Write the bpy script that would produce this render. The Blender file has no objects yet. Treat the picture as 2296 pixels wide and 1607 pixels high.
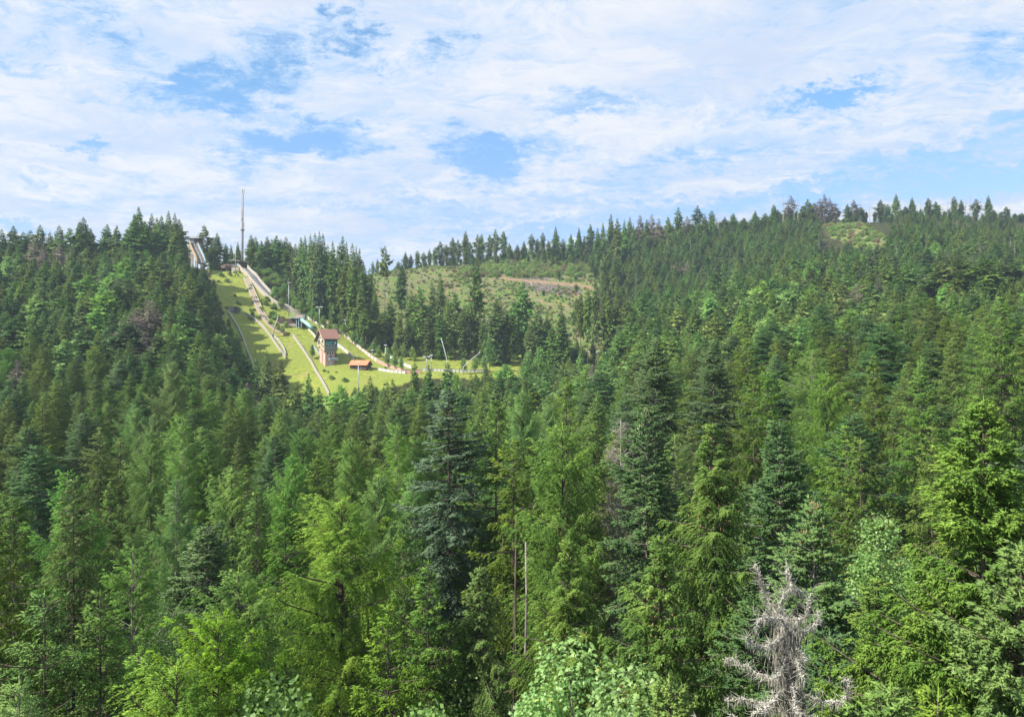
import bpy, math, random
import numpy as np
from mathutils import Vector, Matrix

S = bpy.context.scene
COL = S.collection
F = 1734.0          # focal length in the units the layout was measured in (frame 2296 x 1607)
CX, CY = 1148.0, 803.5

# ------------------------------------------------------------------ camera, sky, sun
cam = bpy.data.cameras.new('camera'); cam_o = bpy.data.objects.new('camera', cam); COL.objects.link(cam_o)
cam.sensor_width = 36.0; cam.lens = 36.0 * F / 2296.0
cam.clip_start = 0.5; cam.clip_end = 6000
cam_o.location = (0, 0, 0); cam_o.rotation_euler = (math.radians(90), 0, 0)
S.camera = cam_o

SUN_DIR = Vector((-0.78, -0.40, 0.86)).normalized()      # towards the sun
sun_el = math.asin(SUN_DIR.z); sun_az = math.atan2(SUN_DIR.x, SUN_DIR.y)
sl = bpy.data.lights.new('sun', 'SUN'); sl.energy = 5.0; sl.angle = math.radians(0.6); sl.color = (1.0, 0.93, 0.80)
so = bpy.data.objects.new('sun', sl); COL.objects.link(so); so.location = (-200, -100, 300)
so.rotation_euler = (-SUN_DIR).to_track_quat('-Z', 'Y').to_euler()

S.view_settings.view_transform = 'Standard'; S.view_settings.look = 'None'
S.view_settings.exposure = 0.90; S.view_settings.gamma = 1.0
c = S.cycles
c.max_bounces = 5; c.diffuse_bounces = 2; c.glossy_bounces = 1; c.transmission_bounces = 2; c.volume_bounces = 0; c.transparent_max_bounces = 4
c.caustics_reflective = False; c.caustics_refractive = False
c.use_denoising = True
try: c.denoiser = 'OPENIMAGEDENOISE'
except Exception: pass


class NT:
    """small node-tree helper"""
    def __init__(s, nt): s.nt = nt; s.N = nt.nodes; s.L = nt.links
    def put(s, sock, v):
        if v is None: return
        if hasattr(v, 'is_output') or hasattr(v, 'links'): s.L.new(v, sock)
        else: sock.default_value = v
    def n(s, typ, **kw):
        x = s.N.new(typ)
        for k, v in kw.items(): setattr(x, k, v)
        return x
    def math(s, op, a, b=None, c=None, clamp=False):
        x = s.n('ShaderNodeMath', operation=op); x.use_clamp = clamp
        s.put(x.inputs[0], a); s.put(x.inputs[1], b)
        if c is not None: s.put(x.inputs[2], c)
        return x.outputs[0]
    def vm(s, op, a, b=None, out=0):
        x = s.n('ShaderNodeVectorMath', operation=op); s.put(x.inputs[0], a); s.put(x.inputs[1], b)
        return x.outputs[out]
    def comb(s, a, b, c):
        x = s.n('ShaderNodeCombineXYZ'); s.put(x.inputs[0], a); s.put(x.inputs[1], b); s.put(x.inputs[2], c); return x.outputs[0]
    def sep(s, v):
        x = s.n('ShaderNodeSeparateXYZ'); s.put(x.inputs[0], v); return x.outputs
    def noise(s, v, scale, detail=4, rough=.55, dist=0.0, lac=2.0):
        x = s.n('ShaderNodeTexNoise'); s.put(x.inputs['Vector'], v)
        x.inputs['Scale'].default_value = scale; x.inputs['Detail'].default_value = detail
        x.inputs['Roughness'].default_value = rough; x.inputs['Distortion'].default_value = dist; x.inputs['Lacunarity'].default_value = lac
        return x.outputs[0]
    def ramp(s, v, lo, hi, a=0.0, b=1.0, smooth=True):
        x = s.n('ShaderNodeMapRange'); x.interpolation_type = 'SMOOTHSTEP' if smooth else 'LINEAR'
        s.put(x.inputs[0], v); x.inputs[1].default_value = lo; x.inputs[2].default_value = hi; x.inputs[3].default_value = a; x.inputs[4].default_value = b
        return x.outputs[0]
    def mix(s, f, a, b, blend='MIX'):
        x = s.n('ShaderNodeMix', data_type='RGBA', blend_type=blend)
        s.put(x.inputs[0], f); s.put(x.inputs[6], a); s.put(x.inputs[7], b); return x.outputs[2]
    def hsv(s, col, h, sa, v):
        x = s.n('ShaderNodeHueSaturation'); s.put(x.inputs['Color'], col); s.put(x.inputs['Hue'], h); s.put(x.inputs['Saturation'], sa); s.put(x.inputs['Value'], v); return x.outputs[0]


def c4(r, g, b): return (r, g, b, 1.0)

# ---- world: physical sky with a broken altocumulus sheet
W = bpy.data.worlds.new('World'); S.world = W; W.use_nodes = True
t = NT(W.node_tree); t.N.clear()
sky = t.n('ShaderNodeTexSky'); sky.sky_type = 'NISHITA'; sky.sun_disc = False
sky.sun_elevation = sun_el; sky.sun_rotation = sun_az; sky.air_density = 1.0; sky.dust_density = 0.3; sky.ozone_density = 2.0
bg_sky = t.n('ShaderNodeBackground'); bg_sky.inputs[1].default_value = 0.118
tc = t.n('ShaderNodeTexCoord'); d = t.sep(tc.outputs['Generated'])
skyc = t.hsv(sky.outputs[0], t.ramp(d[2], 0.02, 0.36, 0.535, 0.494), 1.18, t.ramp(d[2], 0.02, 0.30, 0.78, 1.0))
zc = t.math('MAXIMUM', d[2], 0.0)
t.put(bg_sky.inputs[0], skyc)
zz = t.math('ADD', zc, 0.10)
q = t.comb(t.math('DIVIDE', d[0], zz), t.math('DIVIDE', d[1], zz), 0.0)
ya = t.math('MAXIMUM', d[1], 0.12)
uv = t.comb(t.math('DIVIDE', d[0], ya), t.math('DIVIDE', d[2], ya), 0.0)
U = t.sep(uv); us = t.comb(t.math('MULTIPLY', U[0], 1.0), t.math('MULTIPLY', U[1], 1.9), 0)
def off(v, k): return t.vm('ADD', v, (k * 3.7, k * 5.1, k * 1.3))
wv = t.comb(t.math('MULTIPLY', t.math('SUBTRACT', t.noise(q, 1.6, 4, .6), .5), .5), t.math('MULTIPLY', t.math('SUBTRACT', t.noise(off(q, 2), 1.6, 4, .6), .5), .5), 0)
rot = t.n('ShaderNodeMapping'); t.put(rot.inputs[0], t.vm('ADD', q, wv)); rot.inputs['Rotation'].default_value = (0, 0, math.radians(-20)); rot.inputs['Scale'].default_value = (1.0, 1.25, 1.0)
rq = rot.outputs[0]
big = t.noise(rq, 1.3, 6, .58)
fine = t.noise(off(rq, 1), 5.0, 9, .72, .25)
micro = t.noise(off(rq, 3), 15, 8, .72, .2)
puff = t.n('ShaderNodeTexVoronoi', feature='SMOOTH_F1'); t.put(puff.inputs['Vector'], t.vm('ADD', rq, t.comb(fine, micro, 0))); puff.inputs['Scale'].default_value = 5.5; puff.inputs['Smoothness'].default_value = .6
dens = t.math('ADD', t.math('MULTIPLY', t.math('SUBTRACT', big, .5), 1.5), t.math('MULTIPLY', t.math('SUBTRACT', fine, .5), 1.7))
dens = t.math('ADD', dens, t.math('MULTIPLY', t.math('SUBTRACT', micro, .5), 1.3))
dens = t.math('SUBTRACT', dens, t.math('MULTIPLY', t.math('SUBTRACT', puff.outputs[0], .35), .35))
dens = t.math('ADD', dens, 0.82)
# openings in the sheet: centre and radii as directions, tilt in degrees, depth
HOLES = [(430, 180, 110, 40, 8, .85), (520, 200, 90, 42, -8, .95), (585, 180, 60, 22, -10, .6), (640, 140, 48, 50, 40, .65), (670, 125, 40, 20, 20, .5), (770, 42, 45, 28, -20, .8), (740, 80, 60, 24, -10, .6),
         (700, 315, 120, 26, 3, .85), (600, 322, 90, 30, -6, .75), (570, 345, 70, 26, 10, .6), (760, 290, 110, 18, -12, .5), (1110, 365, 100, 40, 10, 1.05), (1080, 335, 130, 30, -6, .75), (1190, 330, 80, 26, 8, .55),
         (1885, 205, 110, 16, 14, .85), (1930, 185, 90, 14, 16, .6), (1580, 455, 200, 26, 4, .85), (1850, 430, 260, 26, 6, .9), (2180, 400, 260, 40, 8, 1.0), (2100, 350, 200, 24, 10, .7), (2250, 330, 120, 30, 10, .5),
         (1290, 520, 170, 20, 3, .8), (1050, 500, 160, 14, 2, .5), (1700, 470, 500, 14, 2, .5), (195, 345, 50, 18, -8, .75), (120, 420, 60, 16, -12, .35), (15, 500, 65, 14, -15, .95), (2250, 125, 110, 50, 20, .5), (2200, 270, 120, 20, 10, .4),
         (1330, 235, 90, 18, -8, .55), (1280, 255, 110, 16, -4, .5), (900, 480, 260, 16, -4, .45), (1000, 460, 150, 10, -10, .4), (240, 85, 120, 36, -22, .5), (60, 150, 70, 14, -12, .45), (980, 90, 50, 36, 0, .45), (1540, 365, 130, 16, 5, .35), (1330, 420, 140, 22, 10, .45), (1480, 375, 100, 12, 8, .4), (600, 90, 60, 20, 40, .4), (280, 230, 100, 20, -10, .3)]
wx = t.math('ADD', t.math('MULTIPLY', t.math('SUBTRACT', t.noise(us, 16, 9, .74), .5), .24), t.math('MULTIPLY', t.math('SUBTRACT', t.noise(us, 4, 2, .5), .5), .10))
wy = t.math('ADD', t.math('MULTIPLY', t.math('SUBTRACT', t.noise(off(us, 4), 16, 9, .74), .5), .12), t.math('MULTIPLY', t.math('SUBTRACT', t.noise(off(us, 5), 4, 2, .5), .5), .05))
q2 = t.comb(t.math('ADD', U[0], wx), t.math('ADD', U[1], wy), 0)
hsum = None
for hx, hy, rx, ry, ang, st in HOLES:
    m = t.n('ShaderNodeMapping', vector_type='TEXTURE'); t.put(m.inputs[0], q2)
    m.inputs['Location'].default_value = ((hx - CX) / F, (CY - hy) / F, 0); m.inputs['Rotation'].default_value = (0, 0, math.radians(ang)); m.inputs['Scale'].default_value = (rx / F, ry / F, 1)
    ln = t.vm('LENGTH', m.outputs[0], None, out=1)
    g = t.ramp(ln, 0.15, 1.9, st * 1.2, 0.0)
    hsum = g if hsum is None else t.math('MAXIMUM', hsum, g)
hsum = t.math('MULTIPLY', hsum, t.ramp(d[1], 0.0, 0.3))
dens = t.math('SUBTRACT', dens, hsum)
mask = t.ramp(dens, -0.22, 0.58)
thick = t.ramp(t.math('ADD', t.noise(rq, 1.7, 5, .55), t.math('MULTIPLY', fine, .45)), .48, .92)
cc = t.mix(thick, c4(.64, .74, .94), c4(.89, .915, .97))
cc = t.mix(t.ramp(dens, .30, 1.05), c4(.56, .73, .98), cc)
bg_c = t.n('ShaderNodeBackground'); t.put(bg_c.inputs[0], cc); bg_c.inputs[1].default_value = 0.55
mx = t.n('ShaderNodeMixShader'); t.put(mx.inputs[0], mask); t.L.new(bg_sky.outputs[0], mx.inputs[1]); t.L.new(bg_c.outputs[0], mx.inputs[2])
wo = t.n('ShaderNodeOutputWorld'); t.L.new(mx.outputs[0], wo.inputs[0])

# ------------------------------------------------------------------ small tools
def tag(o, label=None, cat=None, group=None, kind=None):
    if label: o['label'] = label
    if cat: o['category'] = cat
    if group: o['group'] = group
    if kind: o['kind'] = kind
    return o

def mesh_np(name, V, Fa, mat=None, att=None, smooth=False):
    """V (n,3); Fa list of int arrays (m,k) with equal k inside each array"""
    me = bpy.data.meshes.new(name)
    V = np.asarray(V, np.float32)
    Fa = [np.asarray(a, np.int32) for a in (Fa if isinstance(Fa, list) else [Fa]) if len(a)]
    me.vertices.add(len(V)); me.vertices.foreach_set('co', V.ravel())
    nl = sum(a.size for a in Fa); npoly = sum(len(a) for a in Fa)
    me.loops.add(nl); me.polygons.add(npoly)
    me.loops.foreach_set('vertex_index', np.concatenate([a.ravel() for a in Fa]))
    tot = np.concatenate([np.full(len(a), a.shape[1], np.int32) for a in Fa])
    st = np.concatenate([[0], np.cumsum(tot)[:-1]]).astype(np.int32)
    me.polygons.foreach_set('loop_start', st)
    try: me.polygons.foreach_set('loop_total', tot)
    except Exception: pass
    if smooth: me.polygons.foreach_set('use_smooth', np.ones(npoly, bool))
    if att is not None:
        for k, a in att.items():
            a = np.asarray(a, np.float32)
            if a.ndim == 1:
                at = me.attributes.new(k, 'FLOAT', 'POINT'); at.data.foreach_set('value', a)
            else:
                at = me.attributes.new(k, 'FLOAT_COLOR', 'POINT'); at.data.foreach_set('color', a.ravel())
    if mat is not None:
        for m in (mat if isinstance(mat, (list, tuple)) else [mat]): me.materials.append(m)
    me.update(calc_edges=True)
    return me

def ob(name, me, parent=None, loc=None):
    o = bpy.data.objects.new(name, me); COL.objects.link(o)
    if parent is not None: o.parent = parent
    if loc is not None: o.location = loc
    return o

def empty(name, loc=(0, 0, 0), rz=0.0):
    o = bpy.data.objects.new(name, None); COL.objects.link(o); o.location = loc; o.rotation_euler = (0, 0, rz); o.empty_display_size = .5
    return o

class MB:
    """collects boxes, tubes and sheets into one mesh"""
    def __init__(s): s.v = []; s.f = []
    def add(s, V, Fs):
        b = len(s.v); s.v += [tuple(p) for p in V]; s.f += [tuple(i + b for i in f) for f in Fs]
    def hexa(s, P):   # 8 points: bottom 4 ccw, top 4 ccw
        s.add(P, [(3, 2, 1, 0), (4, 5, 6, 7), (0, 1, 5, 4), (1, 2, 6, 5), (2, 3, 7, 6), (3, 0, 4, 7)])
    def box(s, x0, x1, y0, y1, z0, z1):
        s.hexa([(x0, y0, z0), (x1, y0, z0), (x1, y1, z0), (x0, y1, z0), (x0, y0, z1), (x1, y0, z1), (x1, y1, z1), (x0, y1, z1)])
    def tube(s, pts, rad, n=8, cap=True):
        pts = [Vector(p) for p in pts]; k = len(pts)
        if not hasattr(rad, '__len__'): rad = [rad] * k
        rings = []
        for i, p in enumerate(pts):
            tn = (pts[min(i + 1, k - 1)] - pts[max(i - 1, 0)])
            tn = tn.normalized() if tn.length > 1e-9 else Vector((0, 0, 1))
            a = tn.cross(Vector((0, 1, 0))) if abs(tn.y) < .9 else tn.cross(Vector((1, 0, 0))); a.normalize(); b = tn.cross(a)
            rings += [p + (a * math.cos(2 * math.pi * j / n) + b * math.sin(2 * math.pi * j / n)) * rad[i] for j in range(n)]
        fs = [(i * n + j, i * n + (j + 1) % n, (i + 1) * n + (j + 1) % n, (i + 1) * n + j) for i in range(k - 1) for j in range(n)]
        if cap: fs += [tuple(range(n))[::-1], tuple((k - 1) * n + j for j in range(n))]
        s.add(rings, fs)
    def build(s, name, mat, parent=None, loc=None, smooth=False, bevel=0.0):
        me = bpy.data.meshes.new(name); me.from_pydata(s.v, [], s.f)
        if mat: me.materials.append(mat)
        if smooth: me.polygons.foreach_set('use_smooth', [True] * len(me.polygons))
        me.update(); o = ob(name, me, parent, loc)
        if bevel:
            m = o.modifiers.new('bevel', 'BEVEL'); m.width = bevel; m.segments = 1
        return o

# value noise for the terrain and the scatter
_r = np.random.RandomState(5); _tab = _r.rand(256, 256)
def vnoise(x, y):
    x = np.asarray(x, float); y = np.asarray(y, float)
    xi = np.floor(x).astype(int); yi = np.floor(y).astype(int); fx = x - xi; fy = y - yi
    fx = fx * fx * (3 - 2 * fx); fy = fy * fy * (3 - 2 * fy)
    g = lambda a, b: _tab[a % 256, b % 256]
    return (g(xi, yi) * (1 - fx) + g(xi + 1, yi) * fx) * (1 - fy) + (g(xi, yi + 1) * (1 - fx) + g(xi + 1, yi + 1) * fx) * fy
def fbm(x, y, o=4):
    s = 0; a = 1; n = 0
    for i in range(o): s = s + a * vnoise(x * 2 ** i + 17 * i, y * 2 ** i + 9 * i); n += a; a *= .5
    return s / n

# ------------------------------------------------------------------ terrain: height tables by bearing
COLS = {
 0:    [(8,-27),(40,-28),(80,-27),(110,-22),(150,-10),(200,6),(225,14),(240,19),(255,25),(275,31),(300,34),(330,33),(370,26),(450,10),(600,-10)],
 250:  [(8,-27),(40,-28),(80,-27),(110,-22),(150,-10),(200,6),(225,14),(240,19),(255,25),(275,32),(300,35),(330,34),(370,28),(450,10),(600,-10)],
 430:  [(8,-27),(40,-28),(80,-28),(110,-24),(150,-15),(200,-2),(225,8),(240,14),(255,20),(275,29),(300,36),(330,36),(370,30),(450,12),(600,-10)],
 500:  [(8,-27),(40,-28),(110,-27),(150,-24),(200,-15),(225,-8),(240,0),(255,9),(275,21.5),(297,34),(310,34.8),(330,36),(370,32),(450,14),(600,-10)],
 560:  [(8,-27),(40,-28),(110,-27),(150,-25),(200,-21),(225,-15),(235,-10.5),(240,-7),(255,4),(275,18),(300,33.6),(312,34.6),(330,36.5),(370,33),(450,16),(600,-10)],
 640:  [(8,-27),(40,-28),(110,-28),(150,-26),(200,-23),(225,-17),(235,-12.5),(240,-9.5),(250,-1),(255,3),(268,11),(275,14.5),(300,26),(330,36),(370,36),(450,20),(600,0)],
 740:  [(8,-27),(40,-28),(110,-28),(150,-27),(200,-23),(225,-16),(235,-9),(240,-5.5),(250,-2.5),(255,1),(265,7.5),(275,11),(300,18),(330,29),(370,37),(450,30),(600,10)],
 850:  [(8,-27),(40,-29),(110,-29),(150,-27),(200,-23),(225,-17),(235,-8),(241,-5),(250,-3.5),(260,-1),(275,5),(300,10),(330,24),(370,40),(410,46),(460,47),(600,20)],
 1000: [(8,-28),(40,-30),(110,-30),(150,-28),(200,-23),(225,-17),(235,-8),(240,-5),(255,-3.5),(275,2),(300,4.5),(330,15.8),(370,34.8),(400,46.8),(460,56),(520,50),(700,20)],
 1150: [(8,-28),(40,-30),(110,-30),(150,-27),(200,-21),(225,-14),(235,-8),(240,-5.5),(255,-4),(275,0),(300,4),(330,17),(370,31),(410,45),(460,60),(520,62),(700,30)],
 1300: [(8,-28),(40,-29),(110,-28),(150,-24),(200,-18),(240,-9),(255,-6),(275,-1),(300,4),(330,16),(370,31.6),(410,43),(460,60),(520,72),(700,50)],
 1450: [(8,-27),(40,-28),(110,-27),(150,-21),(200,-13),(240,-6),(275,1),(300,7),(330,18),(370,34),(410,48),(460,67),(520,80),(700,60)],
 1600: [(8,-27),(40,-28),(110,-24),(150,-18),(200,-8),(240,0),(275,8),(300,14),(330,22),(370,36),(410,52),(460,72),(520,82),(700,60)],
 1800: [(8,-27),(40,-28),(110,-20),(150,-12),(200,-3),(240,7),(275,16),(300,24),(330,34),(370,48),(410,64),(460,82),(520,88),(700,60)],
 2000: [(8,-26),(40,-27),(80,-24),(110,-17),(150,-9),(200,2),(240,14),(275,24),(300,31),(330,42),(370,57),(410,72),(450,80),(520,84),(700,60)],
 2300: [(8,-26),(40,-26),(80,-21),(110,-14),(150,-6),(200,6),(240,18),(275,28),(300,35),(330,45),(370,58),(410,71),(450,78.5),(520,80),(700,60)],
}
_dg = np.concatenate([np.arange(0, 620, 2.0), np.arange(620, 2000, 20.0)])
_cp = np.array(sorted(COLS)); _pg = np.arange(-400, 2721, 20.0)
_T = np.array([np.interp(_dg, [a for a, b in COLS[k]] + [1500], [b for a, b in COLS[k]] + [-20]) for k in _cp])
_G = np.array([[np.interp(p, _cp, _T[:, j]) for j in range(len(_dg))] for p in _pg])
def _blur(A, ax, k):
    w = np.hanning(2 * k + 3)[1:-1]; w /= w.sum()
    return np.apply_along_axis(lambda v: np.convolve(np.pad(v, k, mode='edge'), w, 'valid'), ax, A)
_G[:, :310] = _blur(_G[:, :310], 1, 4); _G = _blur(_G, 0, 2)
def ground(x, y):
    x = np.asarray(x, float); y = np.asarray(y, float)
    dd = np.clip(np.where(y > 8, y, 8), 0, 1980)
    px = np.clip(CX + F * x / np.maximum(y, 30.0), -399, 2719)
    a = (px - _pg[0]) / 20.0; ai = np.clip(np.floor(a).astype(int), 0, len(_pg) - 2); af = a - ai
    b = np.where(dd < 618, dd / 2.0, 309 + (dd - 618) / 20.0); b = np.clip(b, 0, len(_dg) - 2); bi = np.floor(b).astype(int); bf = b - bi
    z = (_G[ai, bi] * (1 - bf) + _G[ai, bi + 1] * bf) * (1 - af) + (_G[ai + 1, bi] * (1 - bf) + _G[ai + 1, bi + 1] * bf) * af
    amp = np.where(y < 215, 1.6, np.where(y > 300, 1.3, .35))
    z = z + (fbm(x / 23.0 + 40, y / 23.0 + 40, 3) - .5) * 2 * amp
    far = np.clip((np.hypot(x, y) - 620) / 150, 0, 1)
    return z * (1 - far) + (-22) * far
def gz(x, y): return float(ground(x, y))
def X(px, D): return (px - CX) / F * D
def Z(py, D): return (CY - py) / F * D
def P(px, py, D): return Vector((X(px, D), D, Z(py, D)))
def hit(px, py, d0=226.0, d1=520.0):
    """where the line of sight through (px,py) meets the ground, looking from d0 outwards"""
    ds = np.arange(d0, d1, .25); z = ground((px - CX) / F * ds, ds); r = (CY - py) / F * ds
    k = np.where(z >= r)[0]
    i = k[0] if len(k) else int(np.argmax(z - r))
    return Vector((X(px, ds[i]), ds[i], float(z[i])))

def inpoly(px, py, poly):
    px = np.asarray(px, float); py = np.asarray(py, float); r = np.zeros(px.shape, bool); n = len(poly)
    for i in range(n):
        x1, y1 = poly[i]; x2, y2 = poly[(i + 1) % n]
        if y1 == y2: continue
        c_ = ((y1 > py) != (y2 > py)) & (px < (x2 - x1) * (py - y1) / (y2 - y1) + x1)
        r ^= c_
    return r
MEADOW = [(466,590),(548,592),(600,640),(640,690),(690,700),(760,735),(830,775),(900,784),(1000,785),(1100,785),(1170,795),(1280,790),(1290,850),(940,850),(800,905),(740,940),(600,920),(556,840),(527,770),(500,710),(478,640)]
CLEAR = [(815,602),(900,596),(980,598),(1060,603),(1100,590),(1180,575),(1260,570),(1310,580),(1345,640),(1330,700),(1350,740),(1375,800),(1290,810),(1270,770),(1100,775),(1000,772),(900,760),(850,700),(822,640)]
CLEAR2 = [(1838,500),(1900,497),(1960,515),(1995,540),(1990,568),(1900,548),(1850,525)]
ROADL = [(1120,622),(1157.8,627.5),(1200,631),(1250,635.5),(1305.7,641),(1345,650)]

# ------------------------------------------------------------------ materials
def new_mat(name):
    m = bpy.data.materials.new(name); m.use_nodes = True; t = NT(m.node_tree); t.N.clear(); return m, t
def finish(t, sh): o = t.n('ShaderNodeOutputMaterial'); t.L.new(sh, o.inputs[0])

def leaf_mat(name, dark, light, trans=.35, tipcol=None, hv=.03, vv=.35, rough=.55, spec=.25, k=1.42):
    dark, light, tipcol = [None if q_ is None else tuple(min(.7, v_ * k) for v_ in q_) for q_ in (dark, light, tipcol)]
    m, t = new_mat(name)
    at = t.n('ShaderNodeAttribute', attribute_name='tint')
    oi = t.n('ShaderNodeObjectInfo')
    col = t.mix(t.ramp(at.outputs['Fac'], 0.0, 1.0, smooth=False), c4(*dark), c4(*light))
    if tipcol:
        col = t.mix(t.ramp(at.outputs['Fac'], .80, 1.0), col, c4(*tipcol))
    tco = t.n('ShaderNodeTexCoord'); nn = t.noise(tco.outputs['Object'], .75, 2, .6)
    col = t.hsv(col, t.ramp(nn, .35, .65, .512, .488, smooth=False), 1.0, t.ramp(nn, .3, .7, .78, 1.2, smooth=False))
    r1 = oi.outputs['Random']; r2 = t.math('FRACT', t.math('MULTIPLY', r1, 37.7))
    col = t.hsv(col, t.math('ADD', .5 - hv / 2, t.math('MULTIPLY', r2, hv)), t.math('ADD', .90, t.math('MULTIPLY', r1, .20)), t.math('ADD', 1 - vv / 2, t.math('MULTIPLY', t.math('FRACT', t.math('MULTIPLY', r1, 91.3)), vv)))
    b = t.n('ShaderNodeBsdfPrincipled'); t.put(b.inputs['Base Color'], col); b.inputs['Roughness'].default_value = rough
    b.inputs['Specular IOR Level'].default_value = spec
    tr = t.n('ShaderNodeBsdfTranslucent'); t.put(tr.inputs[0], t.hsv(col, .490, 1.05, 1.25))
    mx = t.n('ShaderNodeMixShader'); mx.inputs[0].default_value = trans; t.L.new(b.outputs[0], mx.inputs[1]); t.L.new(tr.outputs[0], mx.inputs[2])
    finish(t, mx.outputs[0]); return m

def wood_mat(name, a, b, scale=6.0, rough=.9, pos=(1, 1, .15), bump=.3):
    m, t = new_mat(name)
    tc = t.n('ShaderNodeTexCoord'); mp = t.n('ShaderNodeMapping'); t.L.new(tc.outputs['Object'], mp.inputs[0]); mp.inputs['Scale'].default_value = pos
    n1 = t.noise(mp.outputs[0], scale, 6, .65); n2 = t.noise(tc.outputs['Object'], .8, 3, .6)
    col = t.mix(t.ramp(t.math('ADD', t.math('MULTIPLY', n1, .7), t.math('MULTIPLY', n2, .3)), .35, .65), c4(*a), c4(*b))
    bs = t.n('ShaderNodeBsdfPrincipled'); t.put(bs.inputs['Base Color'], col); bs.inputs['Roughness'].default_value = rough
    bs.inputs['Specular IOR Level'].default_value = .2
    bp = t.n('ShaderNodeBump'); bp.inputs['Strength'].default_value = bump; bp.inputs['Distance'].default_value = .03; t.put(bp.inputs['Height'], n1); t.L.new(bp.outputs[0], bs.inputs['Normal'])
    finish(t, bs.outputs[0]); return m

def plain(name, a, b=None, scale=1.5, rough=.7, metal=0.0, detail=5, lo=.35, hi=.7, bump=0.0, pos=(1, 1, 1)):
    m, t = new_mat(name); b = b or tuple(v * .75 for v in a)
    tc = t.n('ShaderNodeTexCoord'); mp = t.n('ShaderNodeMapping'); t.L.new(tc.outputs['Object'], mp.inputs[0]); mp.inputs['Scale'].default_value = pos
    n1 = t.noise(mp.outputs[0], scale, detail, .65)
    bs = t.n('ShaderNodeBsdfPrincipled'); t.put(bs.inputs['Base Color'], t.mix(t.ramp(n1, lo, hi), c4(*a), c4(*b))); bs.inputs['Roughness'].default_value = rough; bs.inputs['Metallic'].default_value = metal
    if bump:
        bp = t.n('ShaderNodeBump'); bp.inputs['Strength'].default_value = bump; bp.inputs['Distance'].default_value = .05; t.put(bp.inputs['Height'], n1); t.L.new(bp.outputs[0], bs.inputs['Normal'])
    finish(t, bs.outputs[0]); return m

M = {}
M['spruce'] = leaf_mat('spruce_needles', (.052, .100, .020), (.165, .275, .048), .24, (.240, .345, .070), hv=.045, vv=.5)
M['spruce_bright'] = leaf_mat('fresh_spruce_needles', (.058, .115, .024), (.195, .310, .062), .30, (.32, .43, .12), hv=.015, vv=.15)
M['spruce_far'] = leaf_mat('distant_spruce_needles', (.046, .090, .026), (.150, .235, .052), .22, hv=.06, vv=.6)
M['fir'] = leaf_mat('fir_needles', (.034, .084, .030), (.112, .205, .062), .26, (.165, .265, .085), hv=.03)
M['bluefir'] = leaf_mat('greyish_fir_needles', (.044, .080, .048), (.135, .205, .118), .24, hv=.02, vv=.15)
M['larch'] = leaf_mat('larch_needles', (.105, .200, .055), (.245, .395, .105), .42, (.310, .445, .125), hv=.035, vv=.25)
M['larch_bright'] = leaf_mat('light_green_larch_needles', (.120, .225, .052), (.265, .420, .100), .45, (.36, .50, .14), hv=.0, vv=.0)
M['larch_yellow'] = leaf_mat('yellow_green_larch_needles', (.135, .240, .040), (.300, .470, .082), .45, (.41, .56, .12), hv=.005, vv=.05)
M['broad'] = leaf_mat('broad_leaves', (.070, .140, .035), (.180, .290, .078), .38, hv=.04, vv=.3, rough=.42, spec=.4)
M['maple'] = leaf_mat('maple_leaves', (.100, .200, .060), (.235, .370, .130), .40, (.52, .46, .12), hv=.01, vv=.1, rough=.40, spec=.45)
M['dead'] = leaf_mat('dead_twigs', (.17, .14, .105), (.30, .255, .20), .05, hv=.02, vv=.35, k=1.)
M['greydead'] = leaf_mat('grey_dead_twigs', (.20, .185, .16), (.36, .34, .30), .05, hv=.0, vv=.1, k=1.)
M['lichen'] = leaf_mat('lichen_covered_twigs', (.29, .275, .235), (.56, .545, .49), .05, (.68, .67, .62), hv=.0, vv=.0, k=1.)
M['bark'] = wood_mat('conifer_bark', (.055, .042, .034), (.14, .115, .095))
M['bark_grey'] = wood_mat('grey_bark', (.13, .115, .10), (.32, .30, .27), 9)
M['bark_pale'] = wood_mat('weathered_wood', (.24, .215, .19), (.47, .44, .40), 9)
M['shrub'] = leaf_mat('shrub_leaves', (.100, .165, .045), (.230, .320, .090), .3, hv=.06, vv=.5)
M['grassblade'] = leaf_mat('grass_blades', (.12, .19, .03), (.26, .33, .06), .3, hv=.05, vv=.4)
M['heather'] = leaf_mat('dry_brush', (.12, .085, .06), (.30, .20, .13), .15, hv=.04, vv=.4)

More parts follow.
